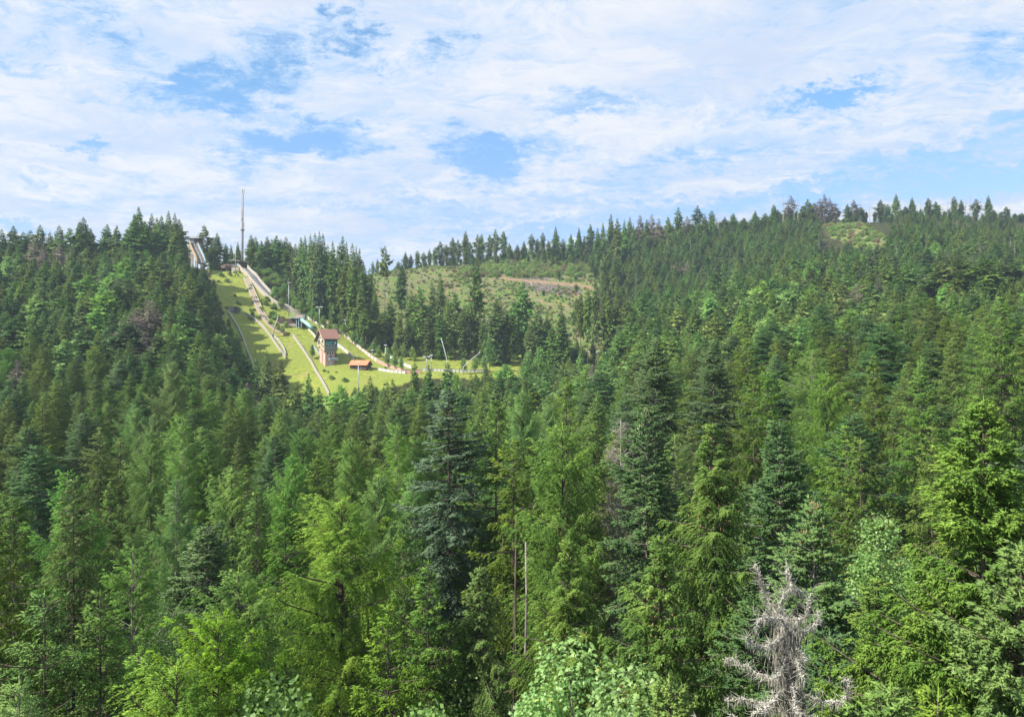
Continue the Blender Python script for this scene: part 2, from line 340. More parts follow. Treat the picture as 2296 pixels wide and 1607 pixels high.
# ground material: forest floor, meadow, cleared hillside, gravel - chosen by a baked zone attribute
def ground_material():
    m, t = new_mat('ground'); g = t.n('ShaderNodeNewGeometry'); p = g.outputs['Position']
    z = t.n('ShaderNodeAttribute', attribute_name='zone'); zs = t.n('ShaderNodeSeparateColor'); t.L.new(z.outputs['Color'], zs.inputs[0])
    n_a = t.noise(p, .35, 6, .65); n_b = t.noise(p, 1.6, 5, .7); n_c = t.noise(p, .09, 4, .6); n_d = t.noise(p, 5, 4, .7)
    floor_ = t.mix(t.ramp(n_a, .4, .62), c4(.030, .026, .014), c4(.045, .065, .020))
    floor_ = t.mix(t.ramp(n_b, .52, .72), floor_, c4(.085, .050, .026))
    n_e = t.noise(p, .7, 7, .72)
    mead = t.mix(t.ramp(n_e, .35, .65), c4(.150, .205, .036), c4(.320, .350, .068))
    mead = t.mix(t.ramp(n_c, .40, .60), mead, c4(.225, .275, .055))
    mead = t.mix(t.ramp(n_a, .52, .70, 0, .85), mead, c4(.29, .25, .11))
    mead = t.mix(t.ramp(n_b, .55, .72, 0, .75), mead, c4(.085, .150, .040))
    mead = t.mix(t.ramp(n_d, .5, .75, 0, .6), mead, c4(.120, .180, .045))
    mp = t.n('ShaderNodeMapping'); t.L.new(p, mp.inputs[0]); mp.inputs['Scale'].default_value = (.35, .8, .8)
    n_s = t.noise(mp.outputs[0], .55, 6, .7)
    n_f = t.noise(mp.outputs[0], 2.2, 8, .75)
    clr = t.mix(t.ramp(n_s, .46, .60), c4(.125, .185, .048), c4(.225, .185, .100))
    clr = t.mix(t.ramp(n_f, .54, .64), clr, c4(.290, .255, .190))
    clr = t.mix(t.ramp(n_b, .50, .62), clr, c4(.085, .070, .045))
    clr = t.mix(t.ramp(n_c, .48, .60), clr, c4(.120, .180, .045))
    clr = t.mix(t.ramp(n_a, .56, .66), clr, c4(.31, .185, .085))
    clr = t.mix(t.ramp(n_d, .52, .66, 0, .8), clr, c4(.10, .15, .04))
    grv = t.mix(t.ramp(n_b, .4, .6), c4(.25, .135, .105), c4(.33, .20, .155))
    col = t.mix(zs.outputs[0], floor_, mead); col = t.mix(zs.outputs[1], col, clr); col = t.mix(zs.outputs[2], col, grv); col = t.mix(z.outputs['Alpha'], col, t.mix(t.ramp(n_b, .42, .6), c4(.075, .060, .058), c4(.20, .165, .15)))
    bs = t.n('ShaderNodeBsdfPrincipled'); t.put(bs.inputs['Base Color'], col); bs.inputs['Roughness'].default_value = .95; bs.inputs['Specular IOR Level'].default_value = .1
    bp = t.n('ShaderNodeBump'); bp.inputs['Strength'].default_value = .8; bp.inputs['Distance'].default_value = .5; t.put(bp.inputs['Height'], t.math('ADD', n_b, t.math('MULTIPLY', n_d, .4))); t.L.new(bp.outputs[0], bs.inputs['Normal'])
    finish(t, bs.outputs[0]); return m
M['ground'] = ground_material()

def build_ground():
    rr = [0.0, 3.0]
    while rr[-1] < 770: rr.append(rr[-1] * (1.035 if rr[-1] < 60 else 1.014 if rr[-1] < 215 else 1.0042 if rr[-1] < 480 else 1.05))
    rr = np.array(rr[1:]); az = np.concatenate([np.linspace(-37, 37, 520), np.arange(40, 322, 3.0)]); az = np.radians(az)
    R, A = np.meshgrid(rr, az, indexing='ij'); x = R * np.sin(A); y = R * np.cos(A); z = ground(x, y)
    nr, na = R.shape
    px = np.where(y > 20, CX + F * x / np.maximum(y, 20), -9999); py = np.where(y > 20, CY - F * z / np.maximum(y, 20), 99999)
    n = fbm(x / 5, y / 5, 3) - .5
    jx, jy = px + n * 22, py + n * 16
    mead = inpoly(jx, jy, MEADOW) & (y > 222) & (y < 330)
    clr = (inpoly(jx, jy, CLEAR) & ((y > 284) | (px > 1268)) & (y > 228) & (y < 440)) | (inpoly(jx, jy, CLEAR2) & (y > 350) & (y < 520))
    rl = np.interp(px, [a for a, b in ROADL], [b for a, b in ROADL], left=-999, right=-999)
    grv = (np.abs(py - rl) < 2.0) & (y > 320) & (y < 440)
    pt = ((np.hypot((px - 1035) / 60, (py - 795) / 2.2) < 1) & (y > 230) & (y < 300))
    rock = ((py > rl + 4) & (py < rl + 26 - np.abs(px - 1240) * .12) & (px > 1180) & (px < 1298)) | ((py < rl - 4) & (py > rl - 11) & (px > 1165) & (px < 1232)); rock &= (y > 320) & (y < 440)
    zone = np.stack([mead, clr, grv | pt, rock], -1).astype(np.float32).reshape(-1, 4)
    V = np.stack([x, y, z], -1).reshape(-1, 3)
    V = np.vstack([V, [[0, 0, gz(0, 0)]]]); zone = np.vstack([zone, [[0, 0, 0, 1]]])
    i, j = np.meshgrid(np.arange(nr - 1), np.arange(na), indexing='ij'); j2 = (j + 1) % na
    quads = np.stack([i * na + j, i * na + j2, (i + 1) * na + j2, (i + 1) * na + j], -1).reshape(-1, 4)
    jj = np.arange(na); tri = np.stack([np.full(na, nr * na), jj, (jj + 1) % na], -1)
    me = mesh_np('ground', V, [quads, tri], M['ground'], {'zone': zone}, smooth=True)
    o = ob('ground', me); tag(o, kind='structure')
build_ground()

# ------------------------------------------------------------------ trees
def nrm(v): return v / np.maximum(np.linalg.norm(v, axis=-1, keepdims=True), 1e-9)

def cones(P0, D, ln, wd, tint, rng, base=False):
    """needle-clad shoots: slim three-sided spindles"""
    n = len(P0); D = nrm(D)
    ref = nrm(rng.normal(size=(n, 3))); A = nrm(np.cross(D, ref)); B = np.cross(D, A)
    R = []
    for k in range(3):
        a = 2 * np.pi * k / 3
        R.append(P0 + D * (ln * .28)[:, None] + (A * np.cos(a) + B * np.sin(a)) * wd[:, None])
    T = P0 + D * ln[:, None]
    if base:
        V = np.stack([P0, R[0], R[1], R[2], T], 1).reshape(-1, 3); b = np.arange(n)[:, None] * 5
        Fc = np.concatenate([b + np.array(f) for f in ((0, 2, 1), (0, 3, 2), (0, 1, 3), (4, 1, 2), (4, 2, 3), (4, 3, 1))])
        return V, Fc, np.repeat(tint, 5)
    V = np.stack([R[0], R[1], R[2], T], 1).reshape(-1, 3); b = np.arange(n)[:, None] * 4
    Fc = np.concatenate([b + np.array(f) for f in ((3, 0, 1), (3, 1, 2), (3, 2, 0))])
    return V, Fc, np.repeat(tint, 4)

def blades(P0, D, ln, wd, tint, rng, upness=.6):
    """flat twig sprays: one folded rhombus each"""
    n = len(P0); D = nrm(D)
    ref = nrm(rng.normal(size=(n, 3)) * (1 - upness) + np.array([0, 0, 1.0]) * upness); A = nrm(np.cross(D, ref)); Nn = np.cross(A, D)
    mid = P0 + D * (ln * .45)[:, None]
    V = np.stack([P0, mid + A * wd[:, None], P0 + D * ln[:, None] - Nn * (wd * .5)[:, None], mid - A * wd[:, None] - Nn * (wd * .35)[:, None]], 1).reshape(-1, 3)
    b = np.arange(n)[:, None] * 4
    return V, np.concatenate([b + np.array((0, 1, 2)), b + np.array((0, 2, 3))]), np.repeat(tint, 4)

def tubes_np(paths, rads, n=3):
    """paths (m,k,3), rads (m,k) -> verts, quads"""
    m, k, _ = paths.shape
    T = np.gradient(paths, axis=1); T = nrm(T)
    ref = np.where(np.abs(T[..., 2:3]) > .9, np.array([1.0, 0, 0]), np.array([0, 0, 1.0])); A = nrm(np.cross(T, ref)); B = np.cross(T, A)
    ang = 2 * np.pi * np.arange(n) / n
    V = paths[:, :, None, :] + (A[:, :, None, :] * np.cos(ang)[None, None, :, None] + B[:, :, None, :] * np.sin(ang)[None, None, :, None]) * rads[:, :, None, None]
    V = V.reshape(-1, 3)
    i, j, l = np.meshgrid(np.arange(m), np.arange(k - 1), np.arange(n), indexing='ij'); l2 = (l + 1) % n
    f = lambda i, j, l: (i * k + j) * n + l
    return V, np.stack([f(i, j, l), f(i, j, l2), f(i, j + 1, l2), f(i, j + 1, l)], -1).reshape(-1, 4)

def conifer(seed, H=20., R=2.6, cb=2., ws=.5, nb=7, p=.85, lowA=-.35, topA=.75, droop=.3, up=.25, hang=.4, lf=.42, phi=.95,
            bs=.14, ss=.1, sl=.12, sw=.017, mode='cones', irr=.14, drop=.06, bt=.3, tr=.16, wood=True, fine=None, lean=0., leadn=1., lift=0., dead_low=0., bulge=0., sat=None):
    rng = np.random.RandomState(seed)
    hs = []; z = cb
    while z < H - .15:
        hs.append(z); tt = (H - z) / (H - cb); z += ws * (.45 + .55 * min(1, tt * 2.5)) * rng.uniform(.7, 1.3)
    h = np.repeat(hs, nb) + rng.uniform(-.75, .75, len(hs) * nb) * ws; h = np.minimum(h, H - .1)
    keep = rng.rand(len(h)) > drop; h = h[keep]; nB = len(h)
    az = (np.arange(nB) * 2.399963 + rng.uniform(-.6, .6, nB)) % (2 * np.pi)
    tt = np.clip((H - h) / min(H - cb, 13.), 0, 1)
    ph = rng.uniform(0, 6.28, 4)
    lob = 1 + irr * 1.3 * np.sin(2 * az + ph[0] + h * .5) + irr * np.sin(3 * az + ph[1] - h * .9) + irr * .8 * np.sin(h * 1.7 + ph[2] + az)
    prof = tt ** p if sat is None else np.minimum(1, (H - h) / sat) ** p
    L = R * prof * (1 - bt * np.clip((tt - .65) / .35, 0, 1)) * (1 + bulge * np.sin(np.pi * tt)) * lob * rng.uniform(1 - 2 * irr, 1 + irr, nB) + .12
    L = np.maximum(L, .1)
    a0 = topA + (lowA - topA) * tt ** .55 + rng.normal(0, .10, nB); ca, sa = np.cos(a0), np.sin(a0)
    dr = droop * tt * rng.uniform(.6, 1.4, nB); upc = up * rng.uniform(.5, 1.4, nB) * tt
    cz, sz = np.cos(az), np.sin(az)
    lx = lambda hh: lean * np.sin(hh / H * 2.5) * hh / H
    def bp(i, s):
        r = L[i] * s * ca[i]
        return np.stack([cz[i] * r + lx(h[i]), sz[i] * r, h[i] + L[i] * (sa[i] * s - dr[i] * s ** 2 + upc[i] * s ** 4)], -1)
    g = np.ones(nB) if fine is None else np.where(h > H - fine, 1.0, 2.2)
    nl = np.maximum(3, np.ceil(L / (bs * g) * 2)).astype(int)
    bi = np.repeat(np.arange(nB), nl); n = len(bi)
    s = rng.uniform(.10, 1.0, n) ** .85; side = np.where(rng.rand(n) < .5, 1., -1.)
    l = (lf * L[bi] * (1 - s) ** .8 + .10 + .05 * L[bi]) * rng.uniform(.6, 1.15, n); l = np.clip(l, .07, 1.15)
    slope = sa[bi] - 2 * dr[bi] * s + 4 * upc[bi] * s ** 3
    fw = np.stack([cz[bi] * ca[bi], sz[bi] * ca[bi], slope], -1); lat = np.stack([-sz[bi], cz[bi], 0 * s], -1)
    f2 = phi * rng.uniform(.6, 1.15, n)
    hg = hang * rng.uniform(.2, 1.6, n) * np.minimum(1, tt[bi] * 3)
    d = nrm(fw * np.cos(f2)[:, None] + lat * (side * np.sin(f2))[:, None] + np.array([0, 0, 1.0]) * (lift - hg)[:, None])
    P0 = bp(bi, s)
    bt_ = rng.uniform(0, 1, nB)[bi]
    G = g[bi]
    if mode == 'blades':
        k = np.ones(n, int)
        ln = l * 1.15; wd = ln * rng.uniform(.16, .30, n) * (sw / .017)
        V, Fc, T = blades(P0, d, ln, wd, np.clip(.25 * bt_ + .75 * rng.rand(n), 0, 1), rng)
    else:
        m = np.maximum(2, np.ceil(l / (ss * G) * 2)).astype(int)
        ci = np.repeat(np.arange(n), m); N = len(ci)
        u = rng.uniform(.05, 1.0, N); sd = np.where(rng.rand(N) < .5, 1., -1.)
        q0 = P0[ci] + d[ci] * (u * l[ci])[:, None]; q0[:, 2] -= .30 * hang * l[ci] * u ** 2
        pl = nrm(np.cross(d[ci], np.array([0, 0, 1.0])))
        dd = nrm(d[ci] * .75 + pl * (sd * rng.uniform(.2, .8, N))[:, None] + rng.normal(0, .16, (N, 3)) + np.array([0, 0, 1.0]) * (.10 + lift * .5 - hang * .55 * u * rng.uniform(.3, 1.3, N))[:, None])
        ln = sl * G[ci] * rng.uniform(.6, 1.3, N) * (1.15 - .35 * u); wd = sw * G[ci] * rng.uniform(.75, 1.25, N)
        tint = np.clip(.22 * bt_[ci] + .48 * rng.rand(N) + .30 * u * (s[ci] ** 1.5) + .05, 0, 1)
        f = cones if mode == 'cones' else blades
        V, Fc, T = f(q0, dd, ln, wd, tint, rng)
    # leader
    nk = int(18 * leadn); hz = H - np.linspace(0, .9, nk); aa = rng.uniform(0, 6.28, nk)
    lp = np.stack([np.full(nk, lx(H)), np.zeros(nk), hz], -1); ld = np.stack([np.cos(aa) * .8, np.sin(aa) * .8, np.full(nk, .9)], -1)
    lp = np.vstack([lp, [[lx(H), 0, H - .2]]]); ld = np.vstack([ld, [[0, 0, 1.]]])
    ll = np.concatenate([.10 + .22 * np.linspace(0, 1, nk), [.38]]); 
    V2, F2, T2 = blades(lp, ld, ll * max(1, sl / .2), np.full(nk + 1, .03 * max(1, sl / .14)), np.full(nk + 1, .7), rng) if mode != 'cones' else cones(lp, ld, ll, np.full(nk + 1, .022), np.full(nk + 1, .8), rng)
    V, Fc, T = np.vstack([V, V2]), np.vstack([Fc, F2 + len(V)]), np.concatenate([T, T2])
    # wood: trunk, limbs, a few dead stubs under the crown
    kz = np.linspace(-1.5, H - .1, 14); rad = np.interp(kz, [-1.5, 0, 1.2, H], [tr * 1.35, tr * 1.15, tr, .018])
    tp = np.stack([lx(np.maximum(kz, 0)) , 0 * kz, kz], -1)[None]
    WV, WF = tubes_np(tp, rad[None], 8 if wood else 5)
    if wood:
        ss_ = np.array([0, .33, .66, .95]); idx = np.arange(nB)
        paths = np.stack([bp(idx, np.full(nB, q_)) for q_ in ss_], 1); rads = np.outer(.010 + .011 * L, [1, .72, .45, .15])
        v, f_ = tubes_np(paths, rads, 3); WF = np.vstack([WF, f_ + len(WV)]); WV = np.vstack([WV, v])
        nd = int(dead_low * 60)
        if nd:
            hz = rng.uniform(max(1.5, cb * .25), cb + 1.5, nd); aa = rng.uniform(0, 6.28, nd); Ld = rng.uniform(.4, 1.9, nd) * R / 2.6
            pts = np.stack([np.stack([np.cos(aa) * Ld * q_ + lx(hz), np.sin(aa) * Ld * q_, hz - .12 * Ld * q_ - .25 * Ld * q_ * q_], -1) for q_ in (0, .4, .75, 1)], 1)
            v, f_ = tubes_np(pts, np.outer(.012 + .008 * Ld, [1, .8, .5, .2]), 3); WF = np.vstack([WF, f_ + len(WV)]); WV = np.vstack([WV, v])
    return (V, Fc, T), (WV, WF)

def star_leaves(C, Nrm, size, tint, rng):
    """lobed leaves: five-pointed outlines around a raised centre"""
    n = len(C); Nn = nrm(Nrm); ref = nrm(rng.normal(size=(n, 3))); A = nrm(np.cross(Nn, ref)); B = np.cross(Nn, A)
    ang = np.linspace(0, 2 * np.pi, 11)[:-1]; rr = np.where(np.arange(10) % 2 == 0, 1.0, .52); rr[0] = .25
    ring = C[:, None, :] + (A[:, None, :] * (np.cos(ang) * rr)[None, :, None] + B[:, None, :] * (np.sin(ang) * rr)[None, :, None]) * size[:, None, None] - Nn[:, None, :] * (size * .22)[:, None, None] * (rr[None, :, None])
    V = np.concatenate([C[:, None, :], ring], 1).reshape(-1, 3); b = np.arange(n)[:, None] * 11
    Fc = np.concatenate([b + np.array((0, 1 + k, 1 + (k + 1) % 10)) for k in range(10)])
    return V, Fc, np.repeat(tint, 11)

def broadleaf(seed, H=12., R=3., cb=3., nl=34, leaves=9000, size=.10, star=False, rl=.9, tr=.16, flat=.8, yellow=0.):
    rng = np.random.RandomState(seed)
    # clump centres fill a rounded crown
    u = rng.normal(size=(nl, 3)); u = nrm(u) * (rng.rand(nl, 1) ** .4); cz_ = (H + cb) / 2
    C = u * np.array([R * .8, R * .8, (H - cb) / 2 * .85]) + np.array([0, 0, cz_]); C[:, :2] *= (1 - .35 * np.clip((C[:, 2:3] - cz_) / (H - cz_), 0, 1))
    rad = rl * rng.uniform(.6, 1.25, nl)
    li = rng.randint(0, nl, leaves); v = nrm(rng.normal(size=(leaves, 3))); rr = rad[li] * (.45 + .6 * rng.rand(leaves) ** .5) * (1 + .2 * np.sin(v[:, 0] * 5 + li) * np.cos(v[:, 1] * 6))
    Pz = C[li] + v * rr[:, None] * np.array([1, 1, flat]); Pz[:, 2] -= .0
    nn = nrm(v * .5 + np.array([0, 0, .9]) + rng.normal(0, .45, (leaves, 3)))
    tint = np.clip(.2 + .25 * rng.rand(nl)[li] + .38 * rng.rand(leaves), 0, .79)
    if yellow: 
        yk = rng.rand(leaves) < yellow * (1 + 2 * (rng.rand(nl) < .3)[li]); tint[yk] = rng.uniform(.85, 1, yk.sum())
    sz = size * rng.uniform(.6, 1.25, leaves)
    if star: V, Fc, T = star_leaves(Pz, nn, sz, tint, rng)
    else:
        dd = nrm(np.cross(nn, rng.normal(size=(leaves, 3)))); V, Fc, T = blades(Pz, dd, sz * 1.6, sz * .6, tint, rng, .3)
    kz = np.linspace(-1, cz_, 8); WV, WF = tubes_np(np.stack([.1 * np.sin(kz * .6), .1 * np.cos(kz * .5), kz], -1)[None], np.linspace(tr * 1.2, tr * .5, 8)[None], 8)
    b0 = np.stack([0 * C[:, 0], 0 * C[:, 0], np.clip(C[:, 2] - 1.2 - np.hypot(C[:, 0], C[:, 1]) * .6, cb * .5, cz_)], -1)
    pts = np.stack([b0 + (C - b0) * q_ + np.array([0, 0, .3]) * math.sin(q_ * 3.1) for q_ in (0, .35, .7, 1)], 1)
    v_, f_ = tubes_np(pts, np.tile([[.07, .05, .03, .012]], (nl, 1)), 4); WF = np.vstack([WF, f_ + len(WV)]); WV = np.vstack([WV, v_])
    return (V, Fc, T), (WV, WF)

PROTO = {}
def reg(key, gen, mat, bark, H, R, cs=False):
    (V, Fc, T), (WV, WF) = gen
    PROTO[key] = dict(crown=mesh_np(key + '_crown', V, Fc, M[mat], {'tint': T}, smooth=cs), trunk=mesh_np(key + '_trunk', WV, WF, M[bark], smooth=True), H=H, R=R)

# near spruces with every shoot modelled (24 m nominal)
reg('spruce_n1', conifer(11, H=24, R=3.5, sat=7.5, cb=3, ws=.42, nb=8, p=.88, lowA=-.30, topA=.85, droop=.42, up=.34, hang=.62, lf=.38, bs=.095, ss=.050, sl=.13, sw=.020, fine=8.0, tr=.20, irr=.15, dead_low=.6, bt=.15), 'spruce_bright', 'bark', 24, 3.5)
reg('spruce_n2', conifer(12, H=24, R=2.15, sat=5.5, cb=3, ws=.45, nb=7, p=.8, lowA=-.45, topA=.75, droop=.45, up=.40, hang=.85, lf=.40, bs=.095, ss=.052, sl=.13, sw=.020, fine=8.5, tr=.17, irr=.2, drop=.12, dead_low=1), 'spruce_bright', 'bark', 24, 2.15)
# middle-distance conifers (twig sprays)
MID = dict(bs=.175, ss=.105, sl=.19, sw=.028)
reg('spruce_m1', conifer(21, H=24, R=2.5, sat=7, cb=3, ws=.50, nb=7, droop=.40, up=.35, hang=.65, irr=.18, drop=.12, dead_low=.8, **MID), 'spruce', 'bark', 24, 2.5)
reg('spruce_m2', conifer(22, H=24, R=2.1, sat=5.5, cb=6, ws=.52, nb=6, p=.75, droop=.55, up=.45, hang=.9, irr=.24, drop=.18, dead_low=1.2, **MID), 'spruce', 'bark', 24, 2.1)
reg('spruce_m3', conifer(23, H=24, R=2.9, sat=8.5, cb=2.5, ws=.48, nb=7, p=.9, droop=.35, up=.25, hang=.5, irr=.15, drop=.1, dead_low=.5, **MID), 'spruce', 'bark', 24, 2.9)
reg('spruce_high', conifer(24, H=24, R=2.0, sat=5, cb=13, ws=.48, nb=7, p=.7, droop=.35, up=.2, hang=.5, irr=.22, drop=.15, dead_low=1.6, tr=.2, **MID), 'spruce', 'bark', 24, 2.0)
reg('fir_m1', conifer(31, H=22, R=2.2, sat=5.2, cb=3, ws=.38, nb=8, p=.68, lowA=-.18, topA=.6, droop=.22, up=.12, hang=.22, lf=.5, irr=.2, drop=.14, dead_low=.4, lift=.05, bs=.18, ss=.11, sl=.18, sw=.036), 'fir', 'bark_grey', 22, 2.2)
reg('fir_blue', conifer(32, H=24, R=1.75, sat=3.6, cb=14, ws=.40, nb=8, p=.6, lowA=-.3, topA=.5, droop=.3, up=.25, hang=.15, lf=.5, irr=.22, drop=.12, dead_low=1.2, tr=.24, bs=.17, ss=.11, sl=.20, sw=.034), 'bluefir', 'bark', 24, 1.75)
LR = dict(bs=.125, ss=.068, sl=.15, sw=.0135)
reg('larch_m1', conifer(41, H=22, R=2.1, sat=4.5, cb=4, ws=.46, nb=7, p=.70, lowA=-.1, topA=.9, droop=.35, up=.45, hang=.9, lf=.55, irr=.24, drop=.10, lean=.35, dead_low=.7, **LR), 'larch', 'bark', 22, 2.1)
reg('larch_m2', conifer(42, H=22, R=2.3, sat=5.5, cb=3, ws=.52, nb=6, p=.75, lowA=.0, topA=.8, droop=.30, up=.55, hang=.7, lf=.55, irr=.28, drop=.12, lean=-.3, dead_low=.9, **LR), 'larch', 'bark_grey', 22, 2.3)
reg('larch_yellow', conifer(43, H=22, R=2.0, sat=3.6, cb=3, ws=.42, nb=7, p=.55, lowA=-.05, topA=.9, droop=.35, up=.4, hang=1.0, lf=.55, irr=.22, drop=.1, lean=.2, dead_low=.9, bs=.11, ss=.06, sl=.13, sw=.0125), 'larch_yellow', 'bark', 22, 2.0)
reg('maple', broadleaf(51, H=24, R=2.4, cb=17, nl=46, leaves=24000, size=.068, star=True, rl=.85, yellow=.035), 'maple', 'bark_grey', 24, 2.4)
reg('broad_m', broadleaf(52, H=20, R=2.4, cb=12, nl=40, leaves=14000, size=.11, rl=.95), 'broad', 'bark_grey', 20, 2.4)
reg('dead_m', conifer(61, H=20, R=1.3, sat=4, cb=5, ws=.42, nb=7, p=.6, lowA=-.3, topA=.5, droop=.5, up=.2, hang=1.2, lf=.5, irr=.3, drop=.2, dead_low=1.5, bs=.14, ss=.12, sl=.24, sw=.008), 'greydead', 'bark_pale', 20, 1.3)
# distant trees (flat sprays)
def far(key, seed, mat='spruce_far', bark='bark', **k):
    a = dict(H=20, R=2.7, sat=8, cb=1.2, ws=.42, nb=9, p=.9, bs=.27, mode='blades', wood=False, hang=.4, lf=.40, irr=.13, drop=.05, tr=.18, sw=.022); a.update(k)
    reg(key, conifer(seed, **a), mat, bark, a['H'], a['R'])
far('spruce_f1', 71); far('spruce_f2', 72, R=2.3, sat=7, p=.85, hang=.55, irr=.18, drop=.10); far('spruce_f3', 73, R=3.1, sat=10, p=1.0, irr=.12, bt=.1)
far('spruce_f4', 74, R=2.6, sat=6.5, cb=3, p=.75, irr=.24, drop=.2, nb=7); far('spruce_tall', 75, R=2.3, sat=6, cb=9.5, p=.7, irr=.2, drop=.12, wood=True, dead_low=.5)
far('pine_tuft', 76, R=2.4, sat=4, cb=13.5, p=.7, irr=.3, drop=.15, lowA=.1, wood=True, dead_low=1, bark='bark_grey', nb=7)
far('fir_f', 77, mat='fir', R=2.6, sat=5.5, p=.7, lowA=-.05, topA=.4, droop=.12, up=.0, hang=.05, ws=.5, nb=9)
far('larch_f', 78, mat='larch', R=2.3, sat=5, p=.7, hang=.7, irr=.25, lean=.3)
far('dead_f', 79, mat='dead', bark='bark_pale', R=2.2, sat=6.5, p=.8, bs=.26, irr=.25, drop=.12, sw=.011, wood=True, nb=7, dead_low=.5)
far('snag', 80, mat='dead', bark='bark_pale', R=1.1, p=.4, bs=1.6, irr=.4, drop=.5, sw=.004, wood=True, nb=3, cb=7, dead_low=1.2)
reg('bush', broadleaf(53, H=5, R=2.2, cb=.4, nl=16, leaves=1800, size=.24, rl=.85, tr=.08), 'shrub', 'bark_grey', 5, 2.2)
reg('broad_f', broadleaf(54, H=9, R=3.0, cb=1.0, nl=26, leaves=3000, size=.26, rl=1.1, tr=.14), 'broad', 'bark_grey', 9, 3.0)

NAMES = {'spruce': ('spruce_tree', 'spruce'), 'fir': ('fir_tree', 'fir'), 'larch': ('larch_tree', 'larch'), 'maple': ('maple_tree', 'maple'), 'broad': ('broadleaf_tree', 'broadleaf tree'),
         'dead': ('dead_tree', 'dead tree'), 'snag': ('bare_dead_tree', 'dead tree'), 'pine': ('pine_tree', 'pine'), 'bush': ('bush', 'bush')}
def tree(key, x, y, H, wr, label, group=None, rz=None, z=None, kindname=None, sink=.3, crown_mat=None):
    pr = PROTO[key]; nm, cat = NAMES[kindname or key.split('_')[0]]
    if z is None: z = gz(x, y)
    rz = random.uniform(0, 6.283) if rz is None else rz
    r = empty(nm, (x, y, z - sink), rz); sz = (H + sink) / pr['H']; sx = wr if wr else sz
    r.scale = (sx, sx, sz)
    tag(r, label, cat, group)
    cr = ob('crown', pr['crown'], r); ob('trunk', pr['trunk'], r)
    if crown_mat:
        cr.material_slots[0].link = 'OBJECT'; cr.material_slots[0].material = M[crown_mat]
    return r
random.seed(4)
PLACED = []   # x, y, radius kept free of scattered trees
def T(key, px, pyt, D, hw, label, group=None, rz=None, baseD=None, **k):
    """tree whose tip is seen at (px,pyt), standing at depth D, crown half-width hw metres"""
    x = X(px, D); zt = Z(pyt, D); z = gz(x, D); H = zt - z
    H = max(3.5, H); PLACED.append((x, D, max(.9, hw * .62)))
    wr = hw / PROTO[key]['R']
    if D < 110: wr = min(1.25, max(.78, wr * .92))
    return tree(key, x, D, H, wr, label, group, rz, z=zt - H, **k)

